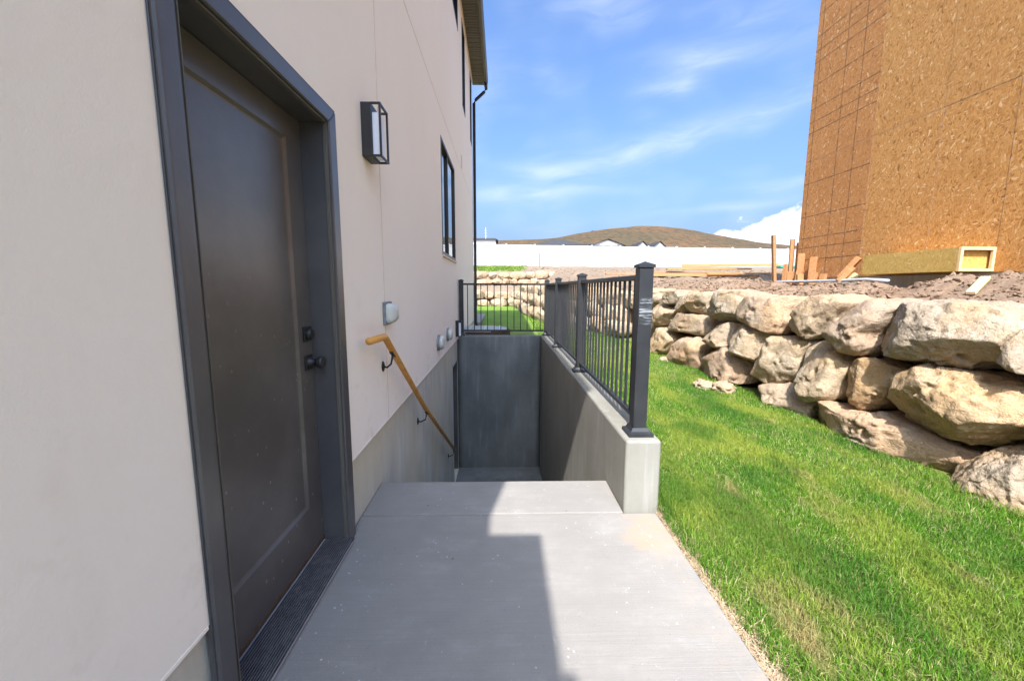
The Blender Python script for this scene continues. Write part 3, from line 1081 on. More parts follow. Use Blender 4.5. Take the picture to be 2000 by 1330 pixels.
def casing_piece(name, pts_yz, parent):
    """pts: closed (y,z) outline of the piece; stepped brickmould profile"""
    v, f = [], []
    n = len(pts_yz)
    x0, x1 = XW - 0.012, XW + 0.016
    for (y, z) in pts_yz:
        v.append((x0, y, z))
    for (y, z) in pts_yz:
        v.append((x1, y, z))
    f.append(tuple(range(n - 1, -1, -1)))
    f.append(tuple(range(n, 2 * n)))
    for i in range(n):
        f.append((i, (i + 1) % n, n + (i + 1) % n, n + i))
    bm = bmesh.new()
    bv = [bm.verts.new(p) for p in v]
    for q in f:
        bm.faces.new([bv[i] for i in q])
    bmesh.ops.recalc_face_normals(bm, faces=bm.faces)
    es = [e for e in bm.edges if e.verts[0].co.x > x1 - 0.002 and e.verts[1].co.x > x1 - 0.002]
    bmesh.ops.bevel(bm, geom=es, offset=0.012, segments=3, affect='EDGES', profile=0.7)
    return link(name, bm_mesh(name, bm), MT['casing'], parent, (0, 0, 0))


CW = 0.066
ya, yb, zt = DOOR[0] - CW, DOOR[1] + CW, 2.105
door_frame = empty('door_frame', (XW, 1.5, 0))
door_frame.parent = house
door_frame.location = Vector((XW, 1.5, 0)) - house.location
casing_piece('casing', [(ya, 0.002), (DOOR[0], 0.002), (DOOR[0], DOOR[3] - 0.014), (ya, zt)], door_frame)
casing_piece('casing', [(DOOR[1] - 0.012, 0.002), (yb, 0.002), (yb, zt), (DOOR[1] - 0.012, DOOR[3] - 0.014)], door_frame)
casing_piece('casing', [(ya, zt), (DOOR[0], DOOR[3] - 0.014), (DOOR[1] - 0.012, DOOR[3] - 0.014), (yb, zt)], door_frame)
# outer bead that catches the light
box('bead', XW + 0.001, XW + 0.009, yb + 0.0005, yb + 0.009, 0.002, zt + 0.010, MT['casing'], door_frame, 0.003)
box('bead', XW + 0.001, XW + 0.006, ya - 0.005, ya - 0.0005, 0.002, zt + 0.010, MT['casing'], door_frame, 0.003)
box('bead', XW + 0.001, XW + 0.009, ya, yb, zt + 0.0005, zt + 0.010, MT['casing'], door_frame, 0.003)
XD = -0.905         # face of the door
JY0, JY1, JZ = DOOR[0] + 0.002, DOOR[1] - 0.002, DOOR[3] - 0.002
box('jamb', XD - 0.06, XW + 0.003, JY0, JY0 + 0.016, 0.02, JZ, MT['casing'], door_frame, 0.002)
box('jamb', XD - 0.06, XW + 0.003, JY1 - 0.016, JY1, 0.02, JZ, MT['casing'], door_frame, 0.002)
box('head_jamb', XD - 0.06, XW + 0.003, JY0 + 0.017, JY1 - 0.017, JZ - 0.016, JZ, MT['casing'], door_frame, 0.002)
for (a, b) in ((JY0 + 0.017, JY0 + 0.021), (JY1 - 0.021, JY1 - 0.017)):
    box('stop_bead', XW - 0.012, XW + 0.006, a, b, 0.022, JZ - 0.02, MT['fascia'], door_frame, 0.001)
box('stop_bead', XW - 0.012, XW + 0.006, JY0 + 0.022, JY1 - 0.022, JZ - 0.021, JZ - 0.017, MT['fascia'], door_frame, 0.001)
box('threshold', XD - 0.06, XW + 0.03, JY0 + 0.017, JY1 - 0.017, 0.003, 0.030, MT['galv'], door_frame, 0.004)

door = empty('door', (XD, 1.49, 0.05))
door.parent = house
door.location = Vector((XD, 1.49, 0.05)) - house.location
dy0, dy1, dz0, dz1 = JY0 + 0.0185, JY1 - 0.0185, 0.052, JZ - 0.020
py0, py1, pz0, pz1 = dy0 + 0.105, 1.812, 0.268, 1.925


def door_leaf():
    bm = bmesh.new()

    def ring(x, a, b, c, d):
        return [bm.verts.new((x, a, c)), bm.verts.new((x, b, c)), bm.verts.new((x, b, d)), bm.verts.new((x, a, d))]
    r0 = ring(XD, dy0, dy1, dz0, dz1)
    r1 = ring(XD, py0, py1, pz0, pz1)
    r2 = ring(XD - 0.009, py0 + 0.012, py1 - 0.012, pz0 + 0.012, pz1 - 0.012)
    r3 = ring(XD - 0.011, py0 + 0.017, py1 - 0.017, pz0 + 0.017, pz1 - 0.017)
    rb = ring(XD - 0.044, dy0, dy1, dz0, dz1)
    for a, b in ((r0, r1), (r1, r2), (r2, r3), (rb, r0)):
        for i in range(4):
            bm.faces.new((a[i], a[(i + 1) % 4], b[(i + 1) % 4], b[i]))
    bm.faces.new(r3)
    bm.faces.new(rb[::-1])
    return link('door_leaf', bm_mesh('door_leaf', bm), MT['door'], door, (0, 0, 0))


door_leaf()
box('sweep', XD - 0.03, XD + 0.004, dy0, dy1, 0.032, 0.055, MT['rust'], door, 0.002)
KY = dy1 - 0.055
for (nm, zc, prof) in (('deadbolt', 1.085, [(0.0, 0.026), (0.010, 0.026), (0.014, 0.023), (0.020, 0.021), (0.021, 0.012)]),
                       ('knob', 0.952, [(0.0, 0.024), (0.018, 0.016), (0.030, 0.016), (0.040, 0.027), (0.056, 0.029), (0.062, 0.026), (0.064, 0.013)])):
    bm = bmesh.new()
    bm_box(bm, XD + 0.0005, XD + 0.009, KY - 0.034, KY + 0.034, zc - 0.034, zc + 0.034, 0.002, 1)
    lathe_x(bm, prof, XD + 0.0092, KY, zc, 24)
    link(nm, bm_mesh(nm, bm, False), MT['blackmetal'], door, (0, 0, 0))


def window(spec, sliders=True, sill=False):
    a, b, c, d = spec
    w = empty('window', (XW - 0.05, (a + b) / 2, c))
    w.parent = house
    w.location = Vector((XW - 0.05, (a + b) / 2, c)) - house.location
    fx0, fx1, t = XW - 0.075, XW + 0.006, 0.045
    bm = bmesh.new()
    bm_box(bm, fx0, fx1, a + 0.003, a + t, c + 0.003, d - 0.003, 0.004)
    bm_box(bm, fx0, fx1, b - t, b - 0.003, c + 0.003, d - 0.003, 0.004)
    bm_box(bm, fx0, fx1 - 0.001, a + t + 0.0005, b - t - 0.0005, c + 0.003, c + t, 0.004)
    bm_box(bm, fx0, fx1 - 0.001, a + t + 0.0005, b - t - 0.0005, d - t, d - 0.003, 0.004)
    link('frame', bm_mesh('frame', bm), MT['blackmetal'], w, (0, 0, 0))
    mid = (a + b) / 2
    if sliders:
        box('meeting_rail', XW - 0.055, XW - 0.012, mid - 0.03, mid + 0.03, c + t + 0.001, d - t - 0.001, MT['blackmetal'], w, 0.004)
        box('pane', XW - 0.045, XW - 0.040, a + t + 0.001, mid - 0.031, c + t + 0.001, d - t - 0.001, MT['glass'], w)
        box('pane', XW - 0.027, XW - 0.022, mid + 0.031, b - t - 0.001, c + t + 0.001, d - t - 0.001, MT['glass'], w)
    else:
        box('pane', XW - 0.035, XW - 0.030, a + t + 0.001, b - t - 0.001, c + t + 0.001, d - t - 0.001, MT['glass'], w)
    if sill:
        box('sill', XW - 0.06, XW + 0.020, a - 0.01, b + 0.02, c - 0.030, c - 0.001, MT['trim'], w, 0.004)
    return w


window(WINS[0], True, True)
for q in WINS[1:]:
    window(q, False)

# basement door seen at the bottom of the stairwell
bd = empty('basement_door', (XF, 6.93, -2.07))
bd.parent = house
bd.location = Vector((XF, 6.93, -2.07)) - house.location
box('door_leaf', XF - 0.14, XF - 0.10, 6.63, 7.24, -2.05, -0.04, MT['door'], bd, 0.003)
box('jamb', XF - 0.14, XF - 0.002, 6.602, 6.629, -2.06, -0.002, MT['casing'], bd, 0.003)
box('jamb', XF - 0.14, XF - 0.002, 7.241, 7.268, -2.06, -0.002, MT['casing'], bd, 0.003)
box('head_jamb', XF - 0.14, XF - 0.002, 6.63, 7.24, -0.038, -0.002, MT['casing'], bd, 0.003)

# eaves
XE = -0.37
EY0, EY1 = -1.906, 11.78
so = empty('soffit', (-0.6, 8, EAVE))
so.parent = house
so.location = Vector((-0.6, 8, EAVE)) - house.location
bm = bmesh.new()
pw = 0.176
L_ = 0.315
for prof in (((-pw / 2 + 0.002, 0.0), (-pw / 2 + 0.03, -0.012), (-0.01, -0.012), (0.0, 0.0), (0.012, -0.012), (pw / 2 - 0.03, -0.012), (pw / 2 - 0.002, 0.0)),):
    top = [(y, 0.012) for (y, z) in prof]
    va = [bm.verts.new((-L_ / 2, y, z)) for (y, z) in prof]
    vb = [bm.verts.new((L_ / 2, y, z)) for (y, z) in prof]
    for i in range(len(prof) - 1):
        bm.faces.new((va[i], va[i + 1], vb[i + 1], vb[i]))
    ta = [bm.verts.new((-L_ / 2, y, 0.012)) for y in (-pw / 2 + 0.002, pw / 2 - 0.002)]
    tb = [bm.verts.new((L_ / 2, y, 0.012)) for y in (-pw / 2 + 0.002, pw / 2 - 0.002)]
    bm.faces.new((ta[0], ta[1], tb[1], tb[0]))
spm = bm_mesh('soffit_panel', bm)
ny = int((EY1 - 3.6) / pw)
for i in range(ny):
    link('soffit_panel', spm, MT['soffit'], so, (XW + 0.002 + L_ / 2, EY1 - 0.02 - pw * (i + 0.5), EAVE + 0.002))
box('soffit_sheet', XW + 0.002, XW + L_, EY0 + 0.02, EY1 - 0.025 - pw * ny, EAVE, EAVE + 0.012, MT['soffit'], so)
box('frieze_board', XW + 0.001, XW + 0.022, HY0, HY1, EAVE - 0.055, EAVE - 0.014, MT['trim'], house)
box('fascia', XW + L_ + 0.001, XE - 0.095, EY0, EY1, EAVE - 0.03, EAVE + 0.19, MT['fascia'], house)
# gutter: a real trough
bm = bmesh.new()
gp = [(XE - 0.092, 0.16), (XE - 0.092, -0.01), (XE - 0.03, -0.01), (XE - 0.008, 0.06), (XE, 0.10), (XE, 0.15), (XE - 0.01, 0.15), (XE - 0.012, 0.10), (XE - 0.035, 0.0), (XE - 0.086, 0.0), (XE - 0.086, 0.16)]
va = [bm.verts.new((x, EY0, EAVE + z)) for x, z in gp]
vb = [bm.verts.new((x, EY1, EAVE + z)) for x, z in gp]
for i in range(len(gp)):
    j = (i + 1) % len(gp)
    bm.faces.new((va[i], va[j], vb[j], vb[i]))
bm.faces.new([va[0], va[1], va[2], va[3], va[4], va[5]])
bm.faces.new([vb[5], vb[4], vb[3], vb[2], vb[1], vb[0]])
link('gutter', bm_mesh('gutter', bm), MT['fascia'], house, (0, 0, 0))
# roof
rx, rz = -4.9, EAVE + 2.5
v = [(XE - 0.03, EY0, EAVE + 0.17), (XE - 0.03, EY1, EAVE + 0.17), (rx, EY1 - 4.2, rz), (rx, EY0 + 4.2, rz), (-9.5, EY0, EAVE + 0.17), (-9.5, EY1, EAVE + 0.17)]
link('roof', data_mesh('roof', v, [(0, 1, 2, 3), (4, 3, 2, 5), (0, 3, 4), (1, 5, 2), (0, 4, 5, 1)]), MT['darkroof'], house, (0, 0, 0))
# downspout at the far corner
DS = [(XE - 0.05, 11.62, EAVE - 0.01), (XE - 0.05, 11.62, EAVE - 0.16), (XE - 0.10, 11.60, EAVE - 0.24), (XW + 0.10, 11.46, EAVE - 0.50), (XW + 0.055, 11.44, EAVE - 0.60), (XW + 0.055, 11.44, 0.30), (XW + 0.12, 11.44, 0.20)]
tube('downspout', DS, 0.040, MT['blackmetal'], house, 8)
# lower front roof whose eave shades the walk (behind the camera)
LXE, LH, LYE = 0.207 - LX * 4.0, 4.0, 2.0 - LY * 4.0
box('front_eave', XW + 0.002, LXE, -7.0, LYE, LH - 0.16, LH, MT['fascia'], house, 0.0)
box('rounded_shadow_caster', LXE + 0.001, LXE + 0.055, -7.0, 1.24 - LY * 4.0, LH - 0.10, LH - 0.005, MT['fascia'], house, 0.03, 3)  # unseen rounded bar, added to cast the curved shadow edge on the walk
box('front_wing_wall', -6.0, XW - 0.03, -7.0, HY0 - 0.003, -0.1, LH + 0.2, MT['stucco'], house)


# vents on the wall
def vent_box(y, z, w, h, d):
    t = empty('exhaust_vent', (XW, y, z))
    t.parent = house
    t.location = Vector((XW, y, z)) - house.location
    bm = bmesh.new()
    bm_box(bm, XW + 0.0005, XW + 0.018, y - w / 2, y + w / 2, z - h / 2, z + h / 2, 0.003)
    n = 9
    for i in range(n):
        zz = z - h / 2 + h * (i + 0.5) / n
        bm_box(bm, XW + 0.003, XW + 0.021, y - w / 2 - 0.003, y - w / 2 - 0.0003, zz - 0.004, zz + 0.004)
    link('flange', bm_mesh('flange', bm), MT['vent_grey'], t, (0, 0, 0))
    bm = bmesh.new()
    prof = [(0.0185, 1.0), (0.05, 0.97), (d * 0.8, 0.86), (d, 0.62), (d + 0.004, 0.2)]
    n = 28
    rings = []
    for dx, r in prof:
        rg = []
        for k in range(n):
            a = 2 * math.pi * k / n
            ca, sa = math.cos(a), math.sin(a)
            e = 0.45
            rg.append(bm.verts.new((XW + dx, y + 0.43 * w * r * math.copysign(abs(ca) ** e, ca), z + 0.43 * h * r * math.copysign(abs(sa) ** e, sa))))
        rings.append(rg)
    for p_, q_ in zip(rings, rings[1:]):
        for k in range(n):
            bm.faces.new((p_[k], p_[(k + 1) % n], q_[(k + 1) % n], q_[k]))
    bm.faces.new(rings[-1])
    link('hood', bm_mesh('hood', bm, True), MT['vent_white'], t, (0, 0, 0))


def vent_round(y, z, r):
    t = empty('round_vent', (XW, y, z))
    t.parent = house
    t.location = Vector((XW, y, z)) - house.location
    bm = bmesh.new()
    lathe_x(bm, [(0.0005, r), (0.020, r), (0.024, r * 0.94)], XW, y, z, 28)
    link('flange', bm_mesh('flange', bm), MT['vent_grey'], t, (0, 0, 0))
    bm = bmesh.new()
    lathe_x(bm, [(0.0245, r * 0.80), (0.045, r * 0.84), (0.062, r * 0.82), (0.076, r * 0.68), (0.082, r * 0.35)], XW, y, z, 28)
    link('hood', bm_mesh('hood', bm, True), MT['vent_white'], t, (0, 0, 0))
    for zz in (-0.35, 0.0, 0.35):
        box('louvre', XW + 0.078, XW + 0.086, y - r * 0.45, y + r * 0.45, z + zz * r - 0.004, z + zz * r + 0.004, MT['vent_white'], t)


vent_box(2.79, 1.125, 0.17, 0.155, 0.075)
vent_round(4.97, 0.625, 0.100)
vent_round(5.82, 0.630, 0.096)
box('utility_plate', XW + 0.0005, XW + 0.008, 8.27, 8.40, 3.62, 3.86, MT['trim'], house, 0.003)


# ------------------------------------------------------------------ wall lamps
def wall_lamp(y, zb, zt, wid, dep, label):
    t = empty('wall_lamp', (XW, y, zb), label, 'wall lamp', 'black box lamps on the stucco wall')
    x0, x1, xb = XW + 0.0005, XW + dep, XW + dep * 0.50
    y1 = y + wid
    b = 0.011
    box('back_box', x0, xb, y, y1, zb, zt, MT['blackmetal'], t, 0.002)
    bm = bmesh.new()
    for yy in (y, y1 - b):
        bm_box(bm, x1 - b, x1, yy, yy + b, zb, zt)
        for zz in (zb, zt - b):
            bm_box(bm, xb + 0.0003, x1 - b - 0.0003, yy, yy + b, zz, zz + b)
    for zz in (zb, zt - b):
        bm_box(bm, x1 - b, x1 - 0.0005, y + b + 0.0003, y1 - b - 0.0003, zz, zz + b)
    link('frame', bm_mesh('frame', bm), MT['blackmetal'], t, (0, 0, 0))
    box('diffuser', xb + 0.0005, x1 - b - 0.006, y + 0.022, y1 - 0.022, zb + 0.012, zt - 0.045, MT['diffuser'], t, 0.003)
    return t


wall_lamp(2.425, 2.035, 2.325, 0.155, 0.112, 'black rectangular wall lamp with open frame, high beside the bronze door')
wall_lamp(6.90, 0.465, 0.740, 0.10, 0.105, 'small black wall lamp low on the stucco by the far railing post')

# ------------------------------------------------------------------ hand rail
hr = empty('handrail', (-0.72, 2.3, 1.0), 'varnished wooden handrail sloping down the stairwell on black brackets', 'handrail')
XH = -0.722
tube('rail', [(XH, 2.20, 1.008), (XH, 2.49, 0.998), (XH, 2.53, 0.975), (XH, 2.6, 0.925), (XH, 3.74, 0.16), (XH, 5.93, -1.155)], 0.021, MT['handrail'], hr, 14)
for (y, z) in ((2.66, 0.885), (3.78, 0.13), (5.85, -1.11)):
    br = empty('bracket', (XW, y, z))
    br.parent = hr
    br.location = Vector((XW, y, z)) - hr.location
    xw = XW if z > 0.45 else XF
    zz = z - 0.10
    tube('arm', [(xw + 0.004, y, zz - 0.005), (xw + 0.03, y, zz - 0.012), (XH - 0.012, y, zz + 0.012), (XH - 0.004, y, zz + 0.045), (XH, y, z - 0.020)], 0.0065, MT['blackmetal'], br, 8)
    bm = bmesh.new()
    lathe_x(bm, [(0.0005, 0.026), (0.006, 0.026), (0.011, 0.016)], xw, y, zz - 0.005, 18, 1.0, 1.3)
    link('rosette', bm_mesh('rosette', bm), MT['blackmetal'], br, (0, 0, 0))
    sl = -0.6
    dy = 0.035
    vs = []
    for sgn in (-1, 1):
        for xx in (-0.012, 0.012):
            vs.append((XH + xx, y + sgn * dy, z - 0.0215 + sgn * dy * sl - 0.006))
    for sgn in (-1, 1):
        for xx in (-0.012, 0.012):
            vs.append((XH + xx, y + sgn * dy, z - 0.0215 + sgn * dy * sl))
    link('saddle', data_mesh('saddle', vs, [(0, 1, 3, 2), (4, 6, 7, 5), (0, 4, 5, 1), (2, 3, 7, 6), (0, 2, 6, 4), (1, 5, 7, 3)]), MT['blackmetal'], br, (0, 0, 0))

# door mat
bm = bmesh.new()
nx = 20
mx0, mx1, my0, my1 = XD + 0.012, -0.752, JY0 + 0.03, JY1 - 0.02
mv, mf = [], []
for i in range(nx + 1):
    x = mx0 + (mx1 - mx0) * i / nx
    over = smooth((x - (XW + 0.012)) / 0.03)
    zz = 0.036 * (1 - over) + 0.0385 * over
    for y in (my0, my1):
        mv.append((x, y, 0.031))
        mv.append((x, y, 0.0385 - (0.003 if i in (0, nx) else 0)))
for i in range(nx):
    a, b = 4 * i, 4 * (i + 1)
    mf += [(a + 1, a + 3, b + 3, b + 1), (a, b, b + 2, a + 2), (a, a + 1, b + 1, b), (a + 2, b + 2, b + 3, a + 3)]
mf += [(0, 2, 3, 1), (4 * nx, 4 * nx + 1, 4 * nx + 3, 4 * nx + 2)]
bm.free()
link('door_mat', data_mesh('door_mat', [(x - (mx0 + mx1) / 2, y - 1.49, z - 0.031) for x, y, z in mv], mf), MT['mat'], None, ((mx0 + mx1) / 2, 1.49, 0.031))
tag(bpy.data.objects['door_mat'], 'narrow black ribbed rubber mat on the sill of the bronze door', 'door mat')

# ------------------------------------------------------------------ railing on the stairwell wall
rail = empty('metal_railing', (0.82, 2.33, CT), 'charcoal metal railing with square posts and thin balusters on the stairwell wall', 'railing')
PW = 0.040
PX = 0.820
posts = [(PX, 2.335), (PX, 4.165), (PX, 5.90), (PX, 7.40), (-0.735, 7.40)]


def post_meshes():
    bm = bmesh.new()
    bm_box(bm, -PW, PW, -PW, PW, 0.0, 0.985, 0.004, 2)
    pm = bm_mesh('post', bm)
    bm = bmesh.new()
    c = 0.047
    v = [bm.verts.new(p) for p in ((-c, -c, 0), (c, -c, 0), (c, c, 0), (-c, c, 0), (-c, -c, 0.016), (c, -c, 0.016), (c, c, 0.016), (-c, c, 0.016), (0, 0, 0.036))]
    for f in ((0, 3, 2, 1), (0, 1, 5, 4), (1, 2, 6, 5), (2, 3, 7, 6), (3, 0, 4, 7), (4, 5, 8), (5, 6, 8), (6, 7, 8), (7, 4, 8)):
        bm.faces.new([v[i] for i in f])
    cm = bm_mesh('cap', bm)
    bm = bmesh.new()
    a, b, h1, h2 = 0.073, 0.0425, 0.020, 0.048
    r = []
    for (s_, z) in ((a, 0), (a, h1), (0.056, 0.028), (b + 0.003, h2), (b, h2 + 0.001)):
        r.append([bm.verts.new(p) for p in ((-s_, -s_, z), (s_, -s_, z), (s_, s_, z), (-s_, s_, z))])
    for p_, q_ in zip(r, r[1:]):
        for i in range(4):
            bm.faces.new((p_[i], p_[(i + 1) % 4], q_[(i + 1) % 4], q_[i]))
    bm.faces.new(r[0][::-1])
    fm = bm_mesh('base_flange', bm)
    return pm, cm, fm


pm, cm, fm = post_meshes()
for i, (x, y) in enumerate(posts):
    base = CT + 0.001
    p = link('post', pm, MT['railing'], rail, (x, y, base))
    link('cap', cm, MT['railing'], p, (x, y, base + 0.9855))
    if i != 4:
        link('base_flange', fm, MT['railing'], p, (x, y, base))
    else:
        link('base_flange', fm, MT['railing'], p, (x, y, base))
TZ0, TZ1, BZ0, BZ1 = 1.345, 1.378, 0.505, 0.535
bm = bmesh.new()
bm_box(bm, -0.0075, 0.0075, -0.0075, 0.0075, 0, TZ0 - BZ1 - 0.001)
bal = bm_mesh('baluster', bm)
for a, b in ((0, 1), (1, 2), (2, 3)):
    y0, y1 = posts[a][1] + PW + 0.001, posts[b][1] - PW - 0.001
    box('top_rail', PX - 0.019, PX + 0.019, y0, y1, TZ0, TZ1, MT['railing'], rail, 0.004)
    box('bottom_rail', PX - 0.015, PX + 0.015, y0, y1, BZ0, BZ1, MT['railing'], rail, 0.003)
    n = int(round((y1 - y0) / 0.112)) - 1
    for i in range(n):
        link('baluster', bal, MT['railing'], rail, (PX, y0 + (y1 - y0) * (i + 1) / (n + 1), BZ1 + 0.0005))
x0, x1 = posts[4][0] + PW + 0.001, posts[3][0] - PW - 0.001
box('top_rail', x0, x1, 7.40 - 0.019, 7.40 + 0.019, TZ0, TZ1, MT['railing'], rail, 0.004)
box('bottom_rail', x0, x1, 7.40 - 0.015, 7.40 + 0.015, BZ0, BZ1, MT['railing'], rail, 0.003)
for i in range(12):
    link('baluster', bal, MT['railing'], rail, (x0 + (x1 - x0) * (i + 0.6) / 12.2, 7.40, BZ1 + 0.0005))
# scraps of clear wrapping tape left on the near post
kt = Mat('clear_tape', 0.25, 0.6)
kn = kt.noise(kt.map(kt.pos(), (3, 3, 30), rot=(0.15, 0.2, 0)), 2.0, 4, 0.6, 1.0)
kt.color(kt.mix(kt.ramp(kn, [(0.50, 0), (0.68, 0.8)]), (0.030, 0.032, 0.036), (0.40, 0.41, 0.43)))
kt.normal(kt.bump(kn, 0.5, 0.01))
bm = bmesh.new()
bm_box(bm, PX - PW + 0.004, PX + PW + 0.0012, 2.335 - PW - 0.0012, 2.335 + PW - 0.01, 1.09, 1.245, 0.003)
link('tape_wrap', bm_mesh('tape_wrap', bm), kt.m, rail, (0, 0, 0))

# ------------------------------------------------------------------ boulders
BOULDERS = [
   [(9.57,1.25),(9.06,1.28),(8.4,1.26),(8.17,1.2),(8.23,1.01),(8.64,0.91),(9.3,0.88)],
   [(8.23,1.09),(8.09,1.26),(7.73,1.27),(7.48,1.21),(7.59,1.12),(7.66,1.01),(7.96,0.98),(8.22,1.03)],
   [(7.65,0.86),(7.63,1.11),(7.22,1.18),(7.03,0.9),(7.07,0.87),(7.58,0.83)],
   [(7.19,1.16),(7.05,1.22),(6.58,1.24),(6.42,1.23),(6.49,1.07),(6.46,0.9),(6.85,0.86),(7.06,0.98)],
   [(6.52,1.01),(6.48,1.17),(6.29,1.27),(5.65,1.27),(5.4,1.21),(5.5,1.15),(5.54,1.07),(5.49,0.89),(5.81,0.83),(6.2,0.82),(6.39,0.89)],
   [(5.54,1.07),(5.45,1.18),(5.34,1.22),(4.77,1.19),(4.56,1.16),(4.64,1.06),(4.68,0.92),(4.74,0.76),(4.95,0.78),(5.4,0.86),(5.51,0.96)],
   [(8.69,0.69),(8.63,0.89),(8.26,0.99),(7.88,0.93),(7.65,0.86),(7.81,0.75),(7.8,0.6),(8.47,0.51)],
   [(7.78,0.6),(7.73,0.78),(7.42,0.84),(6.91,0.85),(6.53,0.86),(6.33,0.79),(6.27,0.7),(6.44,0.53),(7.02,0.53),(7.51,0.51)],
   [(6.33,0.44),(6.22,0.65),(6.08,0.77),(5.86,0.77),(5.7,0.82),(5.51,0.79),(5.55,0.63),(5.61,0.5),(5.79,0.43),(6.18,0.4)],
   [(5.6,0.5),(5.58,0.69),(5.51,0.79),(5.34,0.82),(4.78,0.75),(4.86,0.64),(4.88,0.51),(4.93,0.37),(5.21,0.37),(5.47,0.42)],
   [(8.49,-0.02),(8.49,0.41),(8.28,0.54),(7.81,0.54),(7.37,0.43),(7.18,0.33),(7.25,0.17),(7.65,0.01),(8.16,-0.08)],
   [(7.29,-0.04),(7.11,0.23),(7.04,0.44),(6.79,0.47),(6.32,0.54),(6.29,0.38),(6.36,0.21),(6.31,0.01),(6.83,-0.1)],
   [(6.3,-0.01),(6.34,0.25),(6.11,0.39),(5.64,0.46),(5.44,0.37),(4.96,0.33),(4.95,0.19),(5.03,0.02),(5.46,0.01),(5.99,-0.04)],
   [(4.92,0.3),(4.89,0.46),(4.88,0.61),(4.81,0.72),(4.65,0.74),(4.44,0.73),(4.18,0.74),(4.27,0.63),(4.28,0.48),(4.27,0.31),(4.45,0.22),(4.62,0.19),(4.8,0.21)],
   [(4.81,0.03),(4.7,0.15),(4.29,0.27),(4.11,0.21),(3.91,0.16),(3.94,0.03),(4.01,-0.06),(4.19,-0.11),(4.46,-0.07),(4.64,-0.02)],
   [(4.63,0.94),(4.6,1.06),(4.5,1.17),(4.29,1.21),(4.09,1.23),(3.96,1.2),(3.89,1.16),(3.97,1.07),(3.99,0.96),(4.07,0.85),(4.19,0.78),(4.4,0.74),(4.53,0.81)],
   [(3.97,0.83),(3.99,0.96),(3.98,1.09),(3.86,1.18),(3.59,1.2),(3.33,1.18),(3.41,1.11),(3.44,1.01),(3.52,0.9),(3.48,0.79),(3.55,0.7),(3.68,0.71),(3.8,0.76)],
   [(4.23,0.46),(4.26,0.61),(4.14,0.74),(3.96,0.77),(3.83,0.74),(3.73,0.63),(3.64,0.54),(3.68,0.46),(3.7,0.29),(3.74,0.24),(3.91,0.17),(4.07,0.28)],
   [(3.61,0.52),(3.6,0.63),(3.53,0.68),(3.35,0.67),(3.14,0.63),(3.2,0.53),(3.24,0.46),(3.31,0.31),(3.43,0.23),(3.49,0.27),(3.56,0.37)],
   [(3.5,0.83),(3.5,0.94),(3.41,1.01),(3.41,1.11),(3.34,1.17),(3.16,1.2),(2.88,1.2),(2.76,1.18),(2.5,1.12),(2.53,1.03),(2.54,0.92),(2.51,0.78),(2.64,0.75),(2.77,0.74),(3.01,0.75),(3.33,0.75),(3.46,0.79)],
   [(2.54,0.87),(2.55,0.98),(2.54,1.05),(2.51,1.08),(2.45,1.1),(2.35,1.06),(2.27,0.86),(2.3,0.76),(2.42,0.78),(2.5,0.81)],
   [(3.23,0.33),(3.23,0.41),(3.23,0.48),(3.13,0.63),(3.0,0.72),(2.86,0.72),(2.69,0.71),(2.53,0.68),(2.37,0.62),(2.32,0.59),(2.32,0.51),(2.35,0.42),(2.4,0.3),(2.48,0.25),(2.66,0.24),(2.88,0.24),(3.1,0.26)],
   [(4.0,-0.04),(3.96,0.07),(3.88,0.17),(3.7,0.23),(3.57,0.19),(3.35,0.23),(3.24,0.25),(3.09,0.22),(2.9,0.22),(2.75,0.18),(2.61,0.15),(2.56,0.15),(2.58,0.09),(2.62,0.01),(2.63,-0.12),(2.85,-0.14),(3.14,-0.16),(3.45,-0.13),(3.74,-0.09)],
   [(2.61,-0.09),(2.58,0.03),(2.58,0.13),(2.55,0.17),(2.5,0.21),(2.46,0.26),(2.36,0.31),(2.28,0.3),(2.16,0.26),(2.08,0.15),(2.04,-0.08),(2.18,-0.12),(2.33,-0.1),(2.47,-0.09)],
   [(2.32,0.4),(2.32,0.47),(2.27,0.57),(2.16,0.57),(2.07,0.53),(2.01,0.4),(2.13,0.27),(2.23,0.31)],
]
_ico = {}


def ico(sub):
    if sub not in _ico:
        bm = bmesh.new()
        bmesh.ops.create_icosphere(bm, subdivisions=sub, radius=1.0)
        bm.verts.ensure_lookup_table()
        _ico[sub] = (np.array([v.co[:] for v in bm.verts]), np.array([[v.index for v in f.verts] for f in bm.faces]))
        bm.free()
    return _ico[sub]


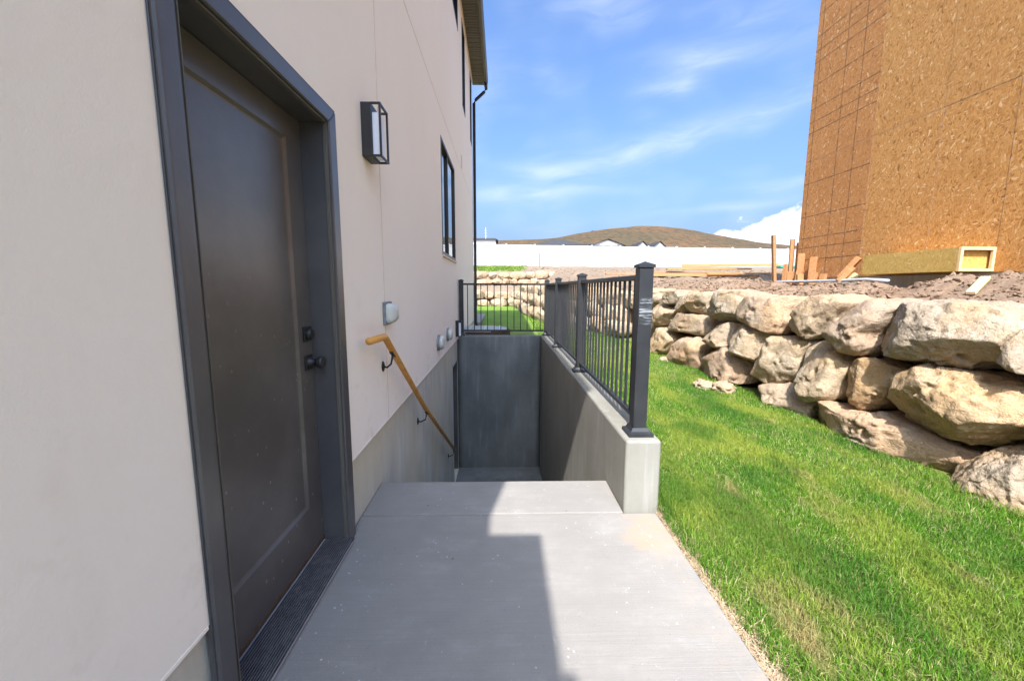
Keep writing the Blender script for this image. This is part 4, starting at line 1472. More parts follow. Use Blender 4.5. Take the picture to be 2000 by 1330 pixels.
def boulder_mesh(outline, depth, seed, sub=5, p=4.2, amp=0.045, cuts=13):
    """outline: (u, v) points round the centre; the solid bulges +-depth along w"""
    rng = np.random.default_rng(seed)
    d, f = ico(sub)
    o = np.array(outline, float)
    th = np.arctan2(o[:, 1], o[:, 0])
    rr = np.hypot(o[:, 0], o[:, 1])
    k = np.argsort(th)
    th, rr = th[k], rr[k]
    # radius along each angle by intersecting with the polygon edges
    ang = np.linspace(-math.pi, math.pi, 181)
    px, py = np.cos(th) * rr, np.sin(th) * rr
    R = np.zeros_like(ang)
    n = len(th)
    for i in range(n):
        j = (i + 1) % n
        ex, ey = px[j] - px[i], py[j] - py[i]
        for a_i, a in enumerate(ang):
            ca, sa = math.cos(a), math.sin(a)
            den = ca * ey - sa * ex
            if abs(den) < 1e-9:
                continue
            t = (px[i] * ey - py[i] * ex) / den
            u = (px[i] * sa - py[i] * ca) / den
            if t > 0 and -1e-6 <= u <= 1 + 1e-6:
                R[a_i] = max(R[a_i], t)
    R[R == 0] = rr.mean()
    ker = np.hanning(7)
    ker /= ker.sum()
    R = np.convolve(np.concatenate([R[-4:-1], R, R[1:4]]), ker, 'valid')
    nu = np.hypot(d[:, 0], d[:, 1])
    a = np.arctan2(d[:, 1], d[:, 0])
    rad = np.interp(a, ang, R)
    s = (np.abs(d[:, 2]) ** p + nu ** p) ** (-1 / p)
    P = np.stack([rad * d[:, 0] * s, rad * d[:, 1] * s, depth * d[:, 2] * s], -1)
    size = float(np.mean(R))
    # flat broken faces
    for c in range(cuts):
        nrm = rng.normal(size=3) * np.array([0.8, 0.8, 1.0])
        if c < 4:
            nrm[2] = abs(nrm[2]) + 0.5
        nrm /= np.linalg.norm(nrm)
        ext = (P @ nrm).max()
        lim = ext * rng.uniform(0.72, 0.92)
        e = P @ nrm - lim
        P = P - np.outer(np.where(e > 0, e * 0.96, 0), nrm)
    nr = P / (np.linalg.norm(P, axis=1)[:, None] + 1e-6)
    off = seed * 3.7
    h = amp * size * fbm(P / size * 1.5 + off, 3, seed) + 0.45 * amp * size * fbm(P / size * 5 + off, 3, seed + 5)
    # ledges: a few bedding cracks across the stone
    ax = rng.normal(size=3) * np.array([0.35, 1, 0.35])
    ax /= np.linalg.norm(ax)
    t = P @ ax / size * rng.uniform(1.2, 2.2) + 0.55 * fbm(P / size * 1.3 + off + 9, 3, seed + 9)
    crack = np.exp(-((t - np.round(t)) / 0.055) ** 2)
    cm_ = np.clip(fbm(P / size * 1.2 + off + 4, 2, seed + 3) * 2.0, 0, 1)
    h = h - crack * cm_ * 0.10 * size
    pit = np.clip(-fbm(P / size * 3.2 + off + 2, 2, seed + 7) - 0.35, 0, 1)
    h = h - pit * 0.22 * size
    if sub >= 6:
        h = h + 0.010 * fbm(P * 16 + off, 4, seed + 8, 0.6)
    elif sub == 5:
        h = h + 0.008 * fbm(P * 14 + off, 3, seed + 8, 0.6)
    return P + nr * h[:, None], f


def add_boulder(parent, outline_yz, face_x, batter, depth, seed, sub, tint=(1, 1, 1, 1)):
    o = np.array(outline_yz, float)
    c = (o.max(0) + o.min(0)) / 2
    V, f = boulder_mesh((o - c) * 1.05, depth, seed, sub)
    # u -> along Y, v -> Z, w -> -X (out of the bank)
    x0 = face_x + batter * c[1]
    W = np.stack([-V[:, 2] + V[:, 1] * batter, V[:, 0], V[:, 1]], -1)
    me = fast_mesh('boulder', W, f[:, ::-1], True)
    ob = link('boulder', me, MT['boulder'], parent, (x0, c[0], c[1]))
    ob.color = tint


GREY, ORANGE, PINK = (0.80, 0.86, 0.95, 1), (1.03, 0.94, 0.83, 1), (1.0, 0.91, 0.87, 1)
TINT = {19: GREY, 20: GREY, 4: GREY, 1: GREY, 5: PINK, 7: ORANGE, 10: ORANGE, 16: PINK, 18: ORANGE, 21: ORANGE, 22: PINK, 23: ORANGE, 12: PINK, 11: PINK, 13: (0.98, 1.0, 0.98, 1)}
sidewall = empty('boulder_wall', (3.2, 5, 0), 'dry stacked tan sandstone boulder wall running along the right of the lawn', 'boulder wall')
for i, o in enumerate(BOULDERS):
    a = np.array(o)
    sz = a.max(0) - a.min(0)
    dep = float(np.clip(0.26 + 0.18 * min(sz), 0.25, 0.42))
    big = sz[0] * sz[1] / max(a[:, 0].mean(), 2) ** 2 > 0.028
    add_boulder(sidewall, o, 3.12 + 0.17, 0.20, dep, 40 + i, 6 if big else 5, TINT.get(i, (1, 1, 1, 1)))
# rounded rubble behind the traced faces and past the frame, nearer the camera
rs = random.Random(5)
for k, (y, z, w, h) in enumerate(((1.75, 0.12, 0.55, 0.42), (1.78, 0.55, 0.5, 0.42), (1.95, 0.95, 0.5, 0.38), (1.2, 0.10, 0.5, 0.45), (1.15, 0.55, 0.6, 0.42), (1.3, 0.95, 0.6, 0.36))):
    o = [(y + w / 2 * math.cos(t) * rs.uniform(0.9, 1.08), z + h / 2 * math.sin(t) * rs.uniform(0.9, 1.08)) for t in [j * math.pi / 5 for j in range(10)]]
    add_boulder(sidewall, o, 3.30, 0.20, 0.3, 200 + k, 4)


def add_oriented(parent, pos, along, out, w, h, dep, seed, sub=4, sq=0.55):
    """irregular boulder: along = unit vector of the course, out = unit vector facing the viewer"""
    r = random.Random(seed)
    o = []
    for j in range(11):
        t = 2 * math.pi * j / 11 + r.uniform(-0.15, 0.15)
        ca, sa = math.cos(t), math.sin(t)
        o.append((w / 2 * math.copysign(abs(ca) ** sq, ca) * r.uniform(0.9, 1.06), h / 2 * math.copysign(abs(sa) ** sq, sa) * r.uniform(0.9, 1.06)))
    V, f = boulder_mesh(o, dep, seed, sub, 3.0, 0.05, 8)
    al, ou = np.array(along), np.array(out)
    W = V[:, [0]] * al + V[:, [1]] * np.array([0, 0, 1.0]) + V[:, [2]] * ou
    flip = np.dot(np.cross(al, [0, 0, 1.0]), ou) < 0
    link('boulder', fast_mesh('boulder', W, f[:, ::-1] if flip else f, True), MT['boulder'], parent, tuple(pos))


# the side wall goes on behind the railing and bends towards the far corner
sd = 300
for row, (zr, back) in enumerate(((0.18, 0.05), (0.56, 0.20), (0.92, 0.34))):
    y = 9.35 + (0.15, 0.35, 0.05)[row]
    while y < 20.3:
        w = rs.choice((rs.uniform(0.4, 0.6), rs.uniform(0.6, 0.95)))
        h = rs.uniform(0.40, 0.54)
        yc = y + w * 0.42
        t = np.array([float(wall_foot(yc + 0.2) - wall_foot(yc - 0.2)), 0.4])
        t /= np.linalg.norm(t)
        out = np.array([-t[1], t[0], 0.0])
        x = float(wall_foot(yc)) + 0.18 + back
        add_oriented(sidewall, (x, yc, float(lawn_z(yc)) + zr + rs.uniform(-0.04, 0.04)), (t[0], t[1], 0), tuple(out), w, h, 0.30, sd, 4)
        sd += 1
        y += w * abs(t[1]) * 0.93


def far_tier(name, label, y0, zbase, rows, pitch, x_from, x_to):
    global sd
    wl = empty(name, ((x_from + x_to) / 2, y0, zbase), label, 'boulder wall')
    for row in range(rows):
        x = x_from + rs.uniform(-0.3, 0.3)
        while x < x_to:
            w = rs.choice((rs.uniform(0.38, 0.55), rs.uniform(0.5, 0.75), rs.uniform(0.7, 1.0)))
            h = pitch * rs.uniform(0.95, 1.25)
            add_oriented(wl, (x + w / 2, y0 + 0.12 + row * 0.14 + rs.uniform(-0.06, 0.06), zbase + pitch * (0.48 + row) + rs.uniform(-0.05, 0.05)),
                         (1, 0, 0), (0, -1, 0), w, h, 0.27, sd, 4, rs.uniform(0.55, 0.8))
            sd += 1
            x += w * rs.uniform(0.90, 1.0)
    return wl


far_tier('boulder_wall', 'lower tier of tan boulders across the far end of the lawn', 20.75, 0.33, 2, 0.40, -3.4, 1.0)
far_tier('boulder_wall', 'upper tier of pale boulders below the strip of grass and white fence', 22.40, 1.40, 2, 0.38, -3.6, 2.6)

# loose stones fallen on the grass
for k, (x, y, z, r, lab) in enumerate(((2.86, 5.02, 0.035, 0.13, 'flat tan stone lying in the grass against the boulder wall'),
                                       (2.70, 5.22, 0.015, 0.12, 'pale crumbly stone half sunk in the grass, left of the flat tan stone'),
                                       (2.90, 7.05, 0.02, 0.09, 'small pale stone in the grass at the far boulders'))):
    d, f = ico(4)
    V = d * np.array([r, r * 1.25, r * 0.55])
    V = V + d * (0.35 * r * fbm(d * 1.6 + k * 7, 4, 60 + k))[:, None]
    o = link('fallen_stone', fast_mesh('fallen_stone', V, f, True), MT['boulder'], None, (x, y, z))
    tag(o, lab, 'stone')


# ------------------------------------------------------------------ dirt clods (crumbly soil on the bank)
def clods():
    d, f = ico(1)
    n = 9000
    y = RNG.uniform(1.6, 11.5, n)
    s = 0.45 + RNG.random(n) ** 1.2 * 3.6
    x = wall_foot(y) + s
    ok = x < 6.72
    x, y = x[ok], y[ok]
    n2 = 2600
    y2 = RNG.uniform(9.5, 26, n2)
    x2 = wall_foot(y2) + 0.6 + RNG.random(n2) * 13
    x, y = np.concatenate([x, x2]), np.concatenate([y, y2])
    n = len(x)
    sz = 0.009 + 0.026 * RNG.random(n) ** 4 + 0.008 * RNG.random(n)
    sz[-n2:] *= 1.6
    big = RNG.random(n) < 0.02
    sz[big] *= 2.0
    z = dirt_z(x, y)
    jit = RNG.uniform(0.55, 1.25, (n, len(d), 1))
    V = d[None] * jit
    th = RNG.uniform(0, 2 * math.pi, n)
    sc = np.stack([RNG.uniform(0.8, 1.9, n), RNG.uniform(0.6, 1.2, n), RNG.uniform(0.35, 0.8, n)], -1) * sz[:, None]
    V = V * sc[:, None, :]
    c, s_ = np.cos(th)[:, None], np.sin(th)[:, None]
    X = V[..., 0] * c - V[..., 1] * s_
    Y = V[..., 0] * s_ + V[..., 1] * c
    til = RNG.normal(0, 0.35, n)[:, None]
    Z = V[..., 2] + X * til
    P = np.stack([X + x[:, None], Y + y[:, None], Z + z[:, None] + sz[:, None] * 0.15], -1).reshape(-1, 3)
    F = (f[None] + (np.arange(n) * len(d))[:, None, None]).reshape(-1, 3)
    o = link('dirt_clods', fast_mesh('dirt_clods', P, F), MT['dirt'], kind='stuff')
    o['label'] = 'crumbled dry soil clods strewn over the dirt bank'
    o['category'] = 'soil'


clods()


# ------------------------------------------------------------------ grass
def grass():
    xs_, ys_, hs_, ws_ = [], [], [], []

    def patch(n, x0, x1, y0, y1, h, w, cond=None):
        x = RNG.uniform(x0, x1, n)
        y = RNG.uniform(y0, y1, n)
        k = np.ones(n, bool) if cond is None else cond(x, y)
        x, y = x[k], y[k]
        hh = h * RNG.uniform(0.55, 1.25, len(x))
        tall = 1 + 0.45 * np.clip(fbm(p3(x * 0.9, y * 0.6), 3, 77), -0.6, 1)
        # unmown fringe along kerb and boulders
        e = np.exp(-np.abs(x - wall_foot(y) + 0.02) / 0.10) + 0.9 * np.exp(-np.abs(x - 0.97) / 0.05) * (y < 7.5) + 1.1 * np.exp(-((x - 1.0) / 0.10) ** 2 - ((y - 2.35) / 0.45) ** 2)
        xs_.append(x)
        ys_.append(y)
        hs_.append(hh * tall * (1 + 0.75 * e))
        ws_.append(w * RNG.uniform(0.7, 1.3, len(x)))

    def lawn_ok(x, y):
        edge = 0.955 + 0.035 * fbm(p3(np.zeros_like(x), y * 3.0), 3, 5)
        left = np.where(y < 2.2, edge, 0.935)
        return (x > left) & (x < wall_foot(y) + 0.10 + 0.06 * fbm(p3(x * 2, y * 2), 2, 6)) & ~((x < -0.75) & (y < 11.6))

    def thin(x, y):
        q = fbm(p3(x * 1.1, y * 0.7), 3, 14)
        return RNG.random(len(x)) < np.clip(1.05 - 0.5 * np.clip(q, 0, 1), 0.3, 1)

    def near(x, y):
        return lawn_ok(x, y) & thin(x, y)
    patch(95000, 0.92, 3.2, 0.6, 2.6, 0.034, 0.0032, near)
    patch(70000, 0.92, 3.2, 2.6, 4.6, 0.034, 0.0040, near)
    patch(48000, 0.92, 3.2, 4.6, 7.5, 0.034, 0.0056, near)
    patch(42000, -0.7, 3.2, 7.5, 12.0, 0.036, 0.0085, lawn_ok)
    patch(26000, -3.5, 2.6, 12.0, 20.8, 0.045, 0.015, lawn_ok)
    # grass strip above the far boulder tiers
    x = RNG.uniform(-5, 2.6, 9000)
    y = RNG.uniform(22.9, 34.0, 9000)
    k = x < 1.0 + 0.11 * (y - 22.9) + 0.5 * fbm(p3(x, y), 3, 2)
    n_far = int(k.sum())
    xs_.append(x[k])
    ys_.append(y[k])
    hs_.append(RNG.uniform(0.05, 0.13, n_far))
    ws_.append(np.full(n_far, 0.045))
    x, y, h, w = map(np.concatenate, (xs_, ys_, hs_, ws_))
    n = len(x)
    z = lawn_z(y)
    z[-n_far:] = dirt_z(x[-n_far:], y[-n_far:])
    th = RNG.uniform(0, 2 * math.pi, n)
    lean = np.abs(RNG.normal(0.0, 0.55, n)) + 0.12
    la = RNG.uniform(0, 2 * math.pi, n)
    dx, dy = np.cos(th) * w / 2, np.sin(th) * w / 2
    lx, ly = np.cos(la) * lean * h, np.sin(la) * lean * h
    b = np.stack([x, y, z - 0.004], -1)
    side = np.stack([dx, dy, np.zeros(n)], -1)
    mid = b + np.stack([lx * 0.35, ly * 0.35, h * 0.62], -1)
    tip = b + np.stack([lx, ly, h * np.clip(1.05 - lean * 0.35, 0.35, 1)], -1)
    V = np.stack([b - side, b + side, mid + side * 0.75, mid - side * 0.75, tip], 1).reshape(-1, 3)
    i = (np.arange(n) * 5)[:, None]
    F = np.concatenate([i + np.array([0, 1, 2]), i + np.array([0, 2, 3]), i + np.array([3, 2, 4])])
    me = fast_mesh('grass', V, F, False)
    r = RNG.random(n)
    at = me.attributes.new('rnd', 'FLOAT', 'POINT')
    at.data.foreach_set('value', np.repeat(r, 5).astype(np.float32))
    o = link('grass', me, MT['grass'], kind='stuff')
    o['label'] = 'short green lawn grass with yellowed patches between the walk and the boulders'
    o['category'] = 'grass'
    # dead thatch along the edge of the walk
    n = 5200
    y = RNG.uniform(0.5, 2.3, n)
    x = 0.905 + np.abs(RNG.normal(0, 0.045, n))
    a = RNG.uniform(0, math.pi, n)
    l = RNG.uniform(0.012, 0.04, n)
    zz = -0.022 + RNG.random(n) * 0.016
    d = np.stack([np.cos(a) * l / 2, np.sin(a) * l / 2, RNG.normal(0, 0.004, n)], -1)
    s = np.stack([-np.sin(a) * 0.0013, np.cos(a) * 0.0013, np.zeros(n)], -1)
    c = np.stack([x, y, zz], -1)
    V = np.stack([c - d - s, c - d + s, c + d + s, c + d - s], 1).reshape(-1, 3)
    o = link('dead_thatch', fast_mesh('dead_thatch', V, np.arange(4 * n).reshape(-1, 4)), mat_plain('dry_thatch', (0.42, 0.31, 0.20), 0.9, 0.1, 0, 0.35, 90), kind='stuff')
    o['label'] = 'strip of brown dead thatch between the walk and the lawn'
    o['category'] = 'thatch'


grass()
# bare soil edge along the walk
bm = bmesh.new()
NE = 60
va, vb = [], []
for i in range(NE + 1):
    y = -1 + 3.2 * i / NE
    va.append(bm.verts.new((0.9, y, -0.030)))
    vb.append(bm.verts.new((0.975 + 0.03 * float(fbm(np.array([[0, y * 3.0, 0]]), 3, 5)[0]), y, -0.016)))
for i in range(NE):
    bm.faces.new((va[i], vb[i], vb[i + 1], va[i + 1]))
link('soil_edge', bm_mesh('soil_edge', bm), MT['dirt'], kind='structure')

# ------------------------------------------------------------------ unfinished house on the right
XO = 6.80
ub = empty('unfinished_house', (9.5, 4, 1.3), 'tall unfinished house wall sheathed in orange brown strand board panels', 'house')
rows = [(1.535, 4.068), (4.074, 6.498), (6.504, 9.0)]
cols_r = [(6.456, 7.660), (5.512, 6.450), (4.29, 5.506), (3.07, 4.280), (1.85, 3.060), (0.63, 1.840), (-0.59, 0.620), (-1.8, -0.60)]
cols_l = [(7.666, 8.880), (8.886, 9.315)]
pr = random.Random(2)
for (z0, z1) in rows:
    for (y0, y1) in cols_r:
        box('sheathing_panel', XO + pr.uniform(0, 0.003), XO + 0.012, y0, y1, z0, z1, MT['osb'], ub)
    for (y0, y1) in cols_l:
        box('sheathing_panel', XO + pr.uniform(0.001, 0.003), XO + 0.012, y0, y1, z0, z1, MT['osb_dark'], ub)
box('framing_core', XO + 0.0045, 13.0, -1.79, 9.30, 1.5365, 9.0 - 0.003, MT['pvc'], ub)
box('foundation', XO + 0.02, 13.05, -1.85, 9.28, -0.2, 1.528, MT['foundation'], ub)
# framed bump-out box on the wall
bo = empty('bump_out_box', (6.5, 6.2, 1.54))
bo.parent = ub
bo.location = Vector((6.5, 6.2, 1.54)) - ub.location
bx0, bx1, by0, by1, bz0, bz1 = 6.30, XO - 0.003, 5.50, 7.02, 1.545, 1.875
box('long_panel', bx0, bx0 + 0.012, by0 + 0.04, by1, bz0 + 0.002, bz1 - 0.002, MT['osb_yellow'], bo)
box('top_panel', bx0 + 0.0125, bx1, by0 + 0.04, by1, bz1 - 0.014, bz1 - 0.002, MT['osb_yellow'], bo)
box('bottom_panel', bx0 + 0.0125, bx1, by0 + 0.04, by1, bz0 + 0.002, bz0 + 0.014, MT['osb_yellow'], bo)
box('end_panel', bx0 + 0.0125, bx1, by0 + 0.075, by0 + 0.087, bz0 + 0.0145, bz1 - 0.0145, MT['osb_yellow'], bo)
box('far_panel', bx0 + 0.0125, bx1, by1 - 0.012, by1, bz0 + 0.0145, bz1 - 0.0145, MT['osb_yellow'], bo)
box('end_frame', bx0, bx1, by0, by0 + 0.038, bz1 - 0.040, bz1, MT['pale_lumber'], bo, 0.002)
box('end_frame', bx0, bx1, by0, by0 + 0.038, bz0, bz0 + 0.038, MT['pale_lumber'], bo, 0.002)
box('end_frame', bx0, bx0 + 0.038, by0 + 0.001, by0 + 0.038, bz0 + 0.0385, bz1 - 0.0405, MT['pale_lumber'], bo, 0.002)
box('end_frame', bx1 - 0.038, bx1, by0 + 0.001, by0 + 0.038, bz0 + 0.0385, bz1 - 0.0405, MT['pale_lumber'], bo, 0.002)


# ------------------------------------------------------------------ lumber
def board(a, b, w, h, mat, label, group, roll=0.0, name='board'):
    """a board of section w x h from point a to b; origin at a"""
    a, b = Vector(a), Vector(b)
    L = (b - a).length
    bm = bmesh.new()
    bm_box(bm, -w / 2, w / 2, 0, L, -h / 2, h / 2, 0.003)
    me = bm_mesh(name, bm)
    o = link(name, me, mat)
    q = (b - a).to_track_quat('Y', 'Z')
    o.rotation_mode = 'QUATERNION'
    from mathutils import Quaternion
    o.rotation_quaternion = q @ Quaternion((0, 1, 0), roll)
    o.location = a
    tag(o, label, 'board', group)
    return o


def dz(x, y):
    return float(dirt_z(np.array([x]), np.array([y]))[0])


# upright offcuts standing against the corner of the unfinished house
G1 = 'lumber offcuts standing at the corner of the unfinished house'
ups = [(6.52, 9.62, -0.10, 1.02, 0.14, 0.06, 'tall leaning stud, leftmost of the offcuts at the unfinished corner'),
       (6.82, 9.52, 0.00, 0.94, 0.09, 0.05, 'tall narrow stud just left of the sheathed corner'),
       (6.90, 9.42, 0.01, 0.84, 0.09, 0.05, 'second narrow stud touching the sheathed corner'),
       (6.66, 9.50, 0.03, 0.36, 0.09, 0.04, 'short dark block leaning beside the leftmost tall stud'),
       (6.74, 9.10, 0.02, 0.60, 0.13, 0.05, 'wide mid height block in front of the sheathed corner'),
       (6.72, 8.72, 0.03, 0.50, 0.13, 0.05, 'wide block with pale top, right of the mid height block'),
       (6.56, 9.15, 0.02, 0.20, 0.12, 0.08, 'low square block at the foot of the tall leaning stud'),
       (6.58, 8.92, 0.04, 0.21, 0.12, 0.08, 'low square block under the wide mid height block'),
       (6.52, 8.78, 0.0, 0.13, 0.12, 0.08, 'small low block in the middle of the offcuts'),
       (6.60, 8.52, 0.05, 0.16, 0.10, 0.08, 'low block on the right of the offcuts'),
       (6.62, 8.30, 0.05, 0.12, 0.12, 0.06, 'lowest block at the right end of the offcuts')]
for i, (x, y, lean, h, w, t, lab) in enumerate(ups):
    z0 = dz(x, y) - 0.03
    z0 = max(z0, 1.38)
    board((x, y, z0), (x + lean, y + 0.02, z0 + h + 0.10), w, t, MT['lumber_up'], lab, G1, random.uniform(-0.25, 0.25))
for (a, b, lab) in (((6.42, 7.62, 1.50), (6.58, 7.42, 1.87), 'upper sawn block leaning on the far end of the bump-out box'),
                    ((6.34, 7.55, 1.44), (6.50, 7.45, 1.70), 'middle sawn block leaning on the far end of the bump-out box'),
                    ((6.42, 7.40, 1.44), (6.50, 7.36, 1.57), 'small pale block below the leaning sawn blocks')):
    board(a, b, 0.16, 0.09, MT['pale_lumber'] if 'pale' in lab else MT['lumber_up'], lab, 'blocks leaning at the bump-out box')

# long boards lying on the dirt
G2 = 'long boards lying on the dirt behind the boulder wall'
gz = lambda x, y: max(dz(x, y), 1.4)
flat = [((4.55, 12.30), (8.05, 12.75), 0.05, 0.14, 'front long board of the pile lying on the dirt'),
        ((4.35, 12.62), (7.55, 13.15), 0.05, 0.14, 'second long board of the pile, left end sticking out'),
        ((4.60, 12.95), (7.70, 13.05), 0.11, 0.20, 'raised board on top of the pile in the dirt'),
        ((3.30, 12.95), (6.50, 13.10), 0.08, 0.14, 'board reaching farthest left, behind the near railing post'),
        ((4.90, 13.45), (7.45, 13.55), 0.14, 0.14, 'highest board at the back of the pile'),
        ((5.40, 13.30), (8.10, 13.15), 0.19, 0.14, 'top board of the pile with nail heads along it'),
        ((6.30, 12.45), (8.30, 12.52), 0.10, 0.14, 'short board whose end sticks out at the right of the pile'),
        ((7.50, 12.20), (8.60, 12.26), 0.03, 0.10, 'thin pale slat lying right of the pile')]
for (a, b, dzz, w, lab) in flat:
    za = gz(*a) + dzz
    zb = gz(*b) + dzz
    zm = max(za, zb) if dzz > 0.06 else (za + zb) / 2 + 0.03
    board((a[0], a[1], zm), (b[0], b[1], zm + 0.01), w, 0.045, MT['lumber'], lab, G2)
board((14.2, 32.0, dz(14.2, 32) + 0.12), (21.5, 31.2, dz(21.5, 31.2) + 0.25), 0.10, 0.22, MT['lumber'], 'very long plank lying on the dirt close to the white fence', None)
board((5.00, 4.22, dz(5.00, 4.22) + 0.045), (5.36, 4.40, dz(5.36, 4.40) + 0.05), 0.075, 0.035, MT['pale_lumber'], 'short pale offcut lying on the crumbled dirt at right', None)
box('green_tarp_bundle', 21.0, 22.6, 30.4, 31.1, 2.85, 3.06, MT['green_tarp'], None, 0.07, 3)
tag(bpy.data.objects['green_tarp_bundle'], 'small green bundle on the dirt at the right end of the white fence', 'bundle')

# grey conduit and a concrete strip along the unfinished foundation
tube('conduit', [(6.55, 9.9, 1.47), (6.50, 9.3, 1.455), (6.42, 8.3, 1.45), (6.33, 7.4, 1.45), (6.28, 6.9, 1.46), (6.3, 6.5, 1.43)], 0.028, MT['pvc'])
tag(bpy.data.objects['conduit'], 'pale grey conduit lying on the dirt below the unfinished house', 'pipe')
# a rusty stake by the white fence
box('steel_stake', 2.92, 2.97, 32.0, 32.05, 2.7, 4.00, MT['rust'])
tag(bpy.data.objects['steel_stake'], 'thin dark steel stake standing in the grass before the white fence', 'stake')

# ------------------------------------------------------------------ window well behind the railing
ww = empty('window_well', (-0.3, 8.2, 0.1), 'low metal window well with pale grating behind the far railing', 'window well')
n = 28
v, f = [], []
for i in range(n + 1):
    t = math.pi * i / n - math.pi / 2
    ca, sa = math.cos(t), math.sin(t)
    for (rr, z) in ((1.0, -0.5), (1.0, 0.455), (0.965, 0.455), (0.965, -0.5)):
        v.append((XW + 0.015 + 0.95 * rr * max(ca, 0) ** 0.5, 8.30 + 0.62 * rr * sa, z))
for i in range(n):
    for k in range(3):
        a = 4 * i + k
        f.append((a, a + 4, a + 5, a + 1))
link('rim', data_mesh('rim', v, f), MT['rust'], ww, (0, 0, 0))
for i in range(14):
    y = 7.74 + 0.083 * i
    ext = 0.93 * max(0.05, 1 - ((y - 8.30) / 0.62) ** 2) ** 0.25 - 0.03
    box('grate_bar', XW + 0.02, XW + ext, y - 0.016, y + 0.016, 0.458, 0.476, MT['galv'], ww)
for x in (XW + 0.15, XW + 0.45, XW + 0.75):
    box('grate_bar', x - 0.012, x + 0.012, 7.80, 8.80, 0.4765, 0.486, MT['galv'], ww)

# small concrete pad at the back corner of the house
box('patio_pad', -3.2, -0.62, 11.9, 16.5, 0.10, 0.30, MT['slab'], None, 0.01, kind='structure')

# ------------------------------------------------------------------ white vinyl fence
FY = 34.6
fence = empty('vinyl_fence', (5, FY, 3.0), 'long white vinyl privacy fence across the back of the lots', 'fence')
bm = bmesh.new()
bm_box(bm, -0.064, 0.064, -0.064, 0.064, 0, 1.90, 0.004)
fpm = bm_mesh('post', bm)
bm = bmesh.new()
c = 0.075
vv = [bm.verts.new(p) for p in ((-c, -c, 0), (c, -c, 0), (c, c, 0), (-c, c, 0), (-c, -c, 0.03), (c, -c, 0.03), (c, c, 0.03), (-c, c, 0.03), (0, 0, 0.07))]
for q in ((0, 3, 2, 1), (0, 1, 5, 4), (1, 2, 6, 5), (2, 3, 7, 6), (3, 0, 4, 7), (4, 5, 8), (5, 6, 8), (6, 7, 8), (7, 4, 8)):
    bm.faces.new([vv[i] for i in q])
fcm = bm_mesh('cap', bm)
SP = 2.4
x = -6.82
fz = lambda x: 3.02 - 0.010 * (x + 2)
while x < 31:
    z = fz(x)
    p = link('post', fpm, MT['vinyl'], fence, (x, FY, z))
    link('cap', fcm, MT['vinyl'], p, (x, FY, z + 1.9005))
    xa, xb = x + 0.065, x + SP - 0.065
    box('top_rail', xa, xb, FY - 0.04, FY + 0.04, z + 1.72, z + 1.86, MT['vinyl'], fence, 0.004)
    box('bottom_rail', xa, xb, FY - 0.04, FY + 0.04, z + 0.04, z + 0.20, MT['vinyl'], fence, 0.004)
    npk = 8
    bm = bmesh.new()
    pk = (xb - xa) / npk
    for i in range(npk):
        bm_box(bm, xa + pk * i + 0.004 - x, xa + pk * (i + 1) - 0.004 - x, -0.012, 0.012, 0.2005, 1.7195, 0.003)
    bm_box(bm, xa - x, xb - x, -0.006, 0.006, 0.2007, 1.719)
    link('panel', bm_mesh('panel', bm), MT['vinyl'], fence, (x, FY, z))
    x += SP


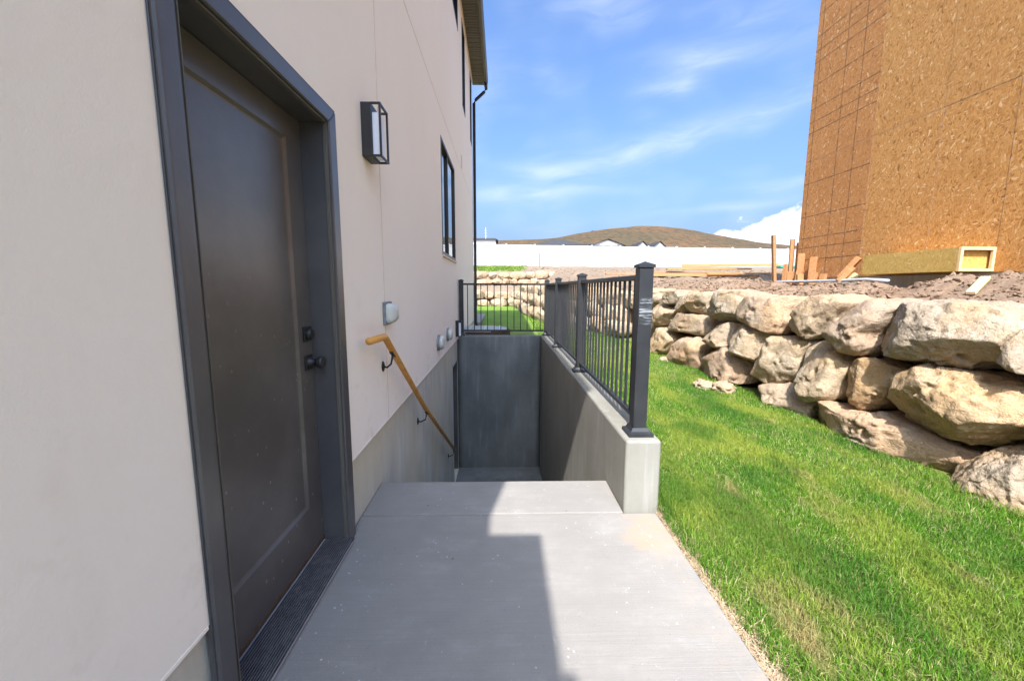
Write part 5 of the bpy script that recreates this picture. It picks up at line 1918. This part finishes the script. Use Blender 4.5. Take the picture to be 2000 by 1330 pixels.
# ------------------------------------------------------------------ houses beyond the fence
def far_house(x, y, w, d, zr, pitch, label, gable_front=False, roof='darkroof', hip=0.0):
    t = empty('distant_house', (x, y, 3), label, 'house', 'houses beyond the white fence')
    run = (w if gable_front else d) / 2
    ze = zr - run * pitch
    box('wall', x - w / 2, x + w / 2, y - d / 2, y + d / 2, 3.0, ze, MT['white_wall'], t)
    o = 0.4
    if gable_front:
        v = [(x - w / 2 - o, y - d / 2 - o, ze - o * pitch), (x + w / 2 + o, y - d / 2 - o, ze - o * pitch), (x, y - d / 2 - o, zr),
             (x - w / 2 - o, y + d / 2 + o, ze - o * pitch), (x + w / 2 + o, y + d / 2 + o, ze - o * pitch), (x, y + d / 2 + o, zr)]
        f = [(0, 2, 5, 3), (1, 4, 5, 2), (3, 5, 4), (0, 3, 4, 1)]
        link('gable', data_mesh('gable', [(x - w / 2, y - d / 2 - 0.05, ze), (x + w / 2, y - d / 2 - 0.05, ze), (x, y - d / 2 - 0.05, zr - 0.12)], [(0, 1, 2)]), MT['white_wall'], t, (0, 0, 0))
    else:
        v = [(x - w / 2 - o, y - d / 2 - o, ze - o * pitch), (x + w / 2 + o, y - d / 2 - o, ze - o * pitch), (x + w / 2 + o, y + d / 2 + o, ze - o * pitch), (x - w / 2 - o, y + d / 2 + o, ze - o * pitch),
             (x - w / 2 - o + hip, y, zr), (x + w / 2 + o - hip, y, zr)]
        f = [(0, 1, 5, 4), (2, 3, 4, 5), (0, 4, 3), (1, 2, 5), (0, 3, 2, 1)]
    link('roof', data_mesh('roof', v, f), MT[roof], t, (0, 0, 0))
    return t


far_house(9.8, 72, 9.0, 8.0, 9.62, 0.30, 'distant house with low dark hipped roof, left of the hill foot', hip=4.2)
far_house(-4.6, 80, 7.0, 8.0, 10.75, 0.18, 'distant house with flat dark roof beside the stucco house corner', hip=0.5)
far_house(17.4, 72, 5.2, 9.0, 9.25, 0.36, 'distant house with a pale front gable under a grey roof', True)
far_house(13.9, 76, 8.0, 9.0, 9.45, 0.22, 'distant house with dark roof directly left of the pale gable', hip=1.0)
far_house(23.3, 72, 3.0, 8.0, 9.02, 0.95, 'left one of two small white gables over the fence', True)
far_house(26.2, 72, 3.0, 8.0, 9.02, 0.95, 'right one of two small white gables over the fence', True)
ant = empty('antenna_mast', (-3.0, 78, 3), 'thin lattice antenna mast left of the dark roofs', 'antenna')
tube('mast', [(-3.0, 78, 3), (-3.0, 78, 12.4)], 0.05, MT['galv'], ant, 6)
for z in (10.9, 11.4, 11.9):
    tube('element', [(-3.3, 78, z), (-2.7, 78, z)], 0.03, MT['galv'], ant, 6)

# ------------------------------------------------------------------ render settings
S.render.engine = 'CYCLES'
S.cycles.max_bounces = 6
S.cycles.diffuse_bounces = 4
S.cycles.glossy_bounces = 2
S.cycles.transmission_bounces = 2
S.cycles.use_adaptive_sampling = True
S.cycles.adaptive_threshold = 0.02
S.render.resolution_x = 1024
S.render.resolution_y = 680
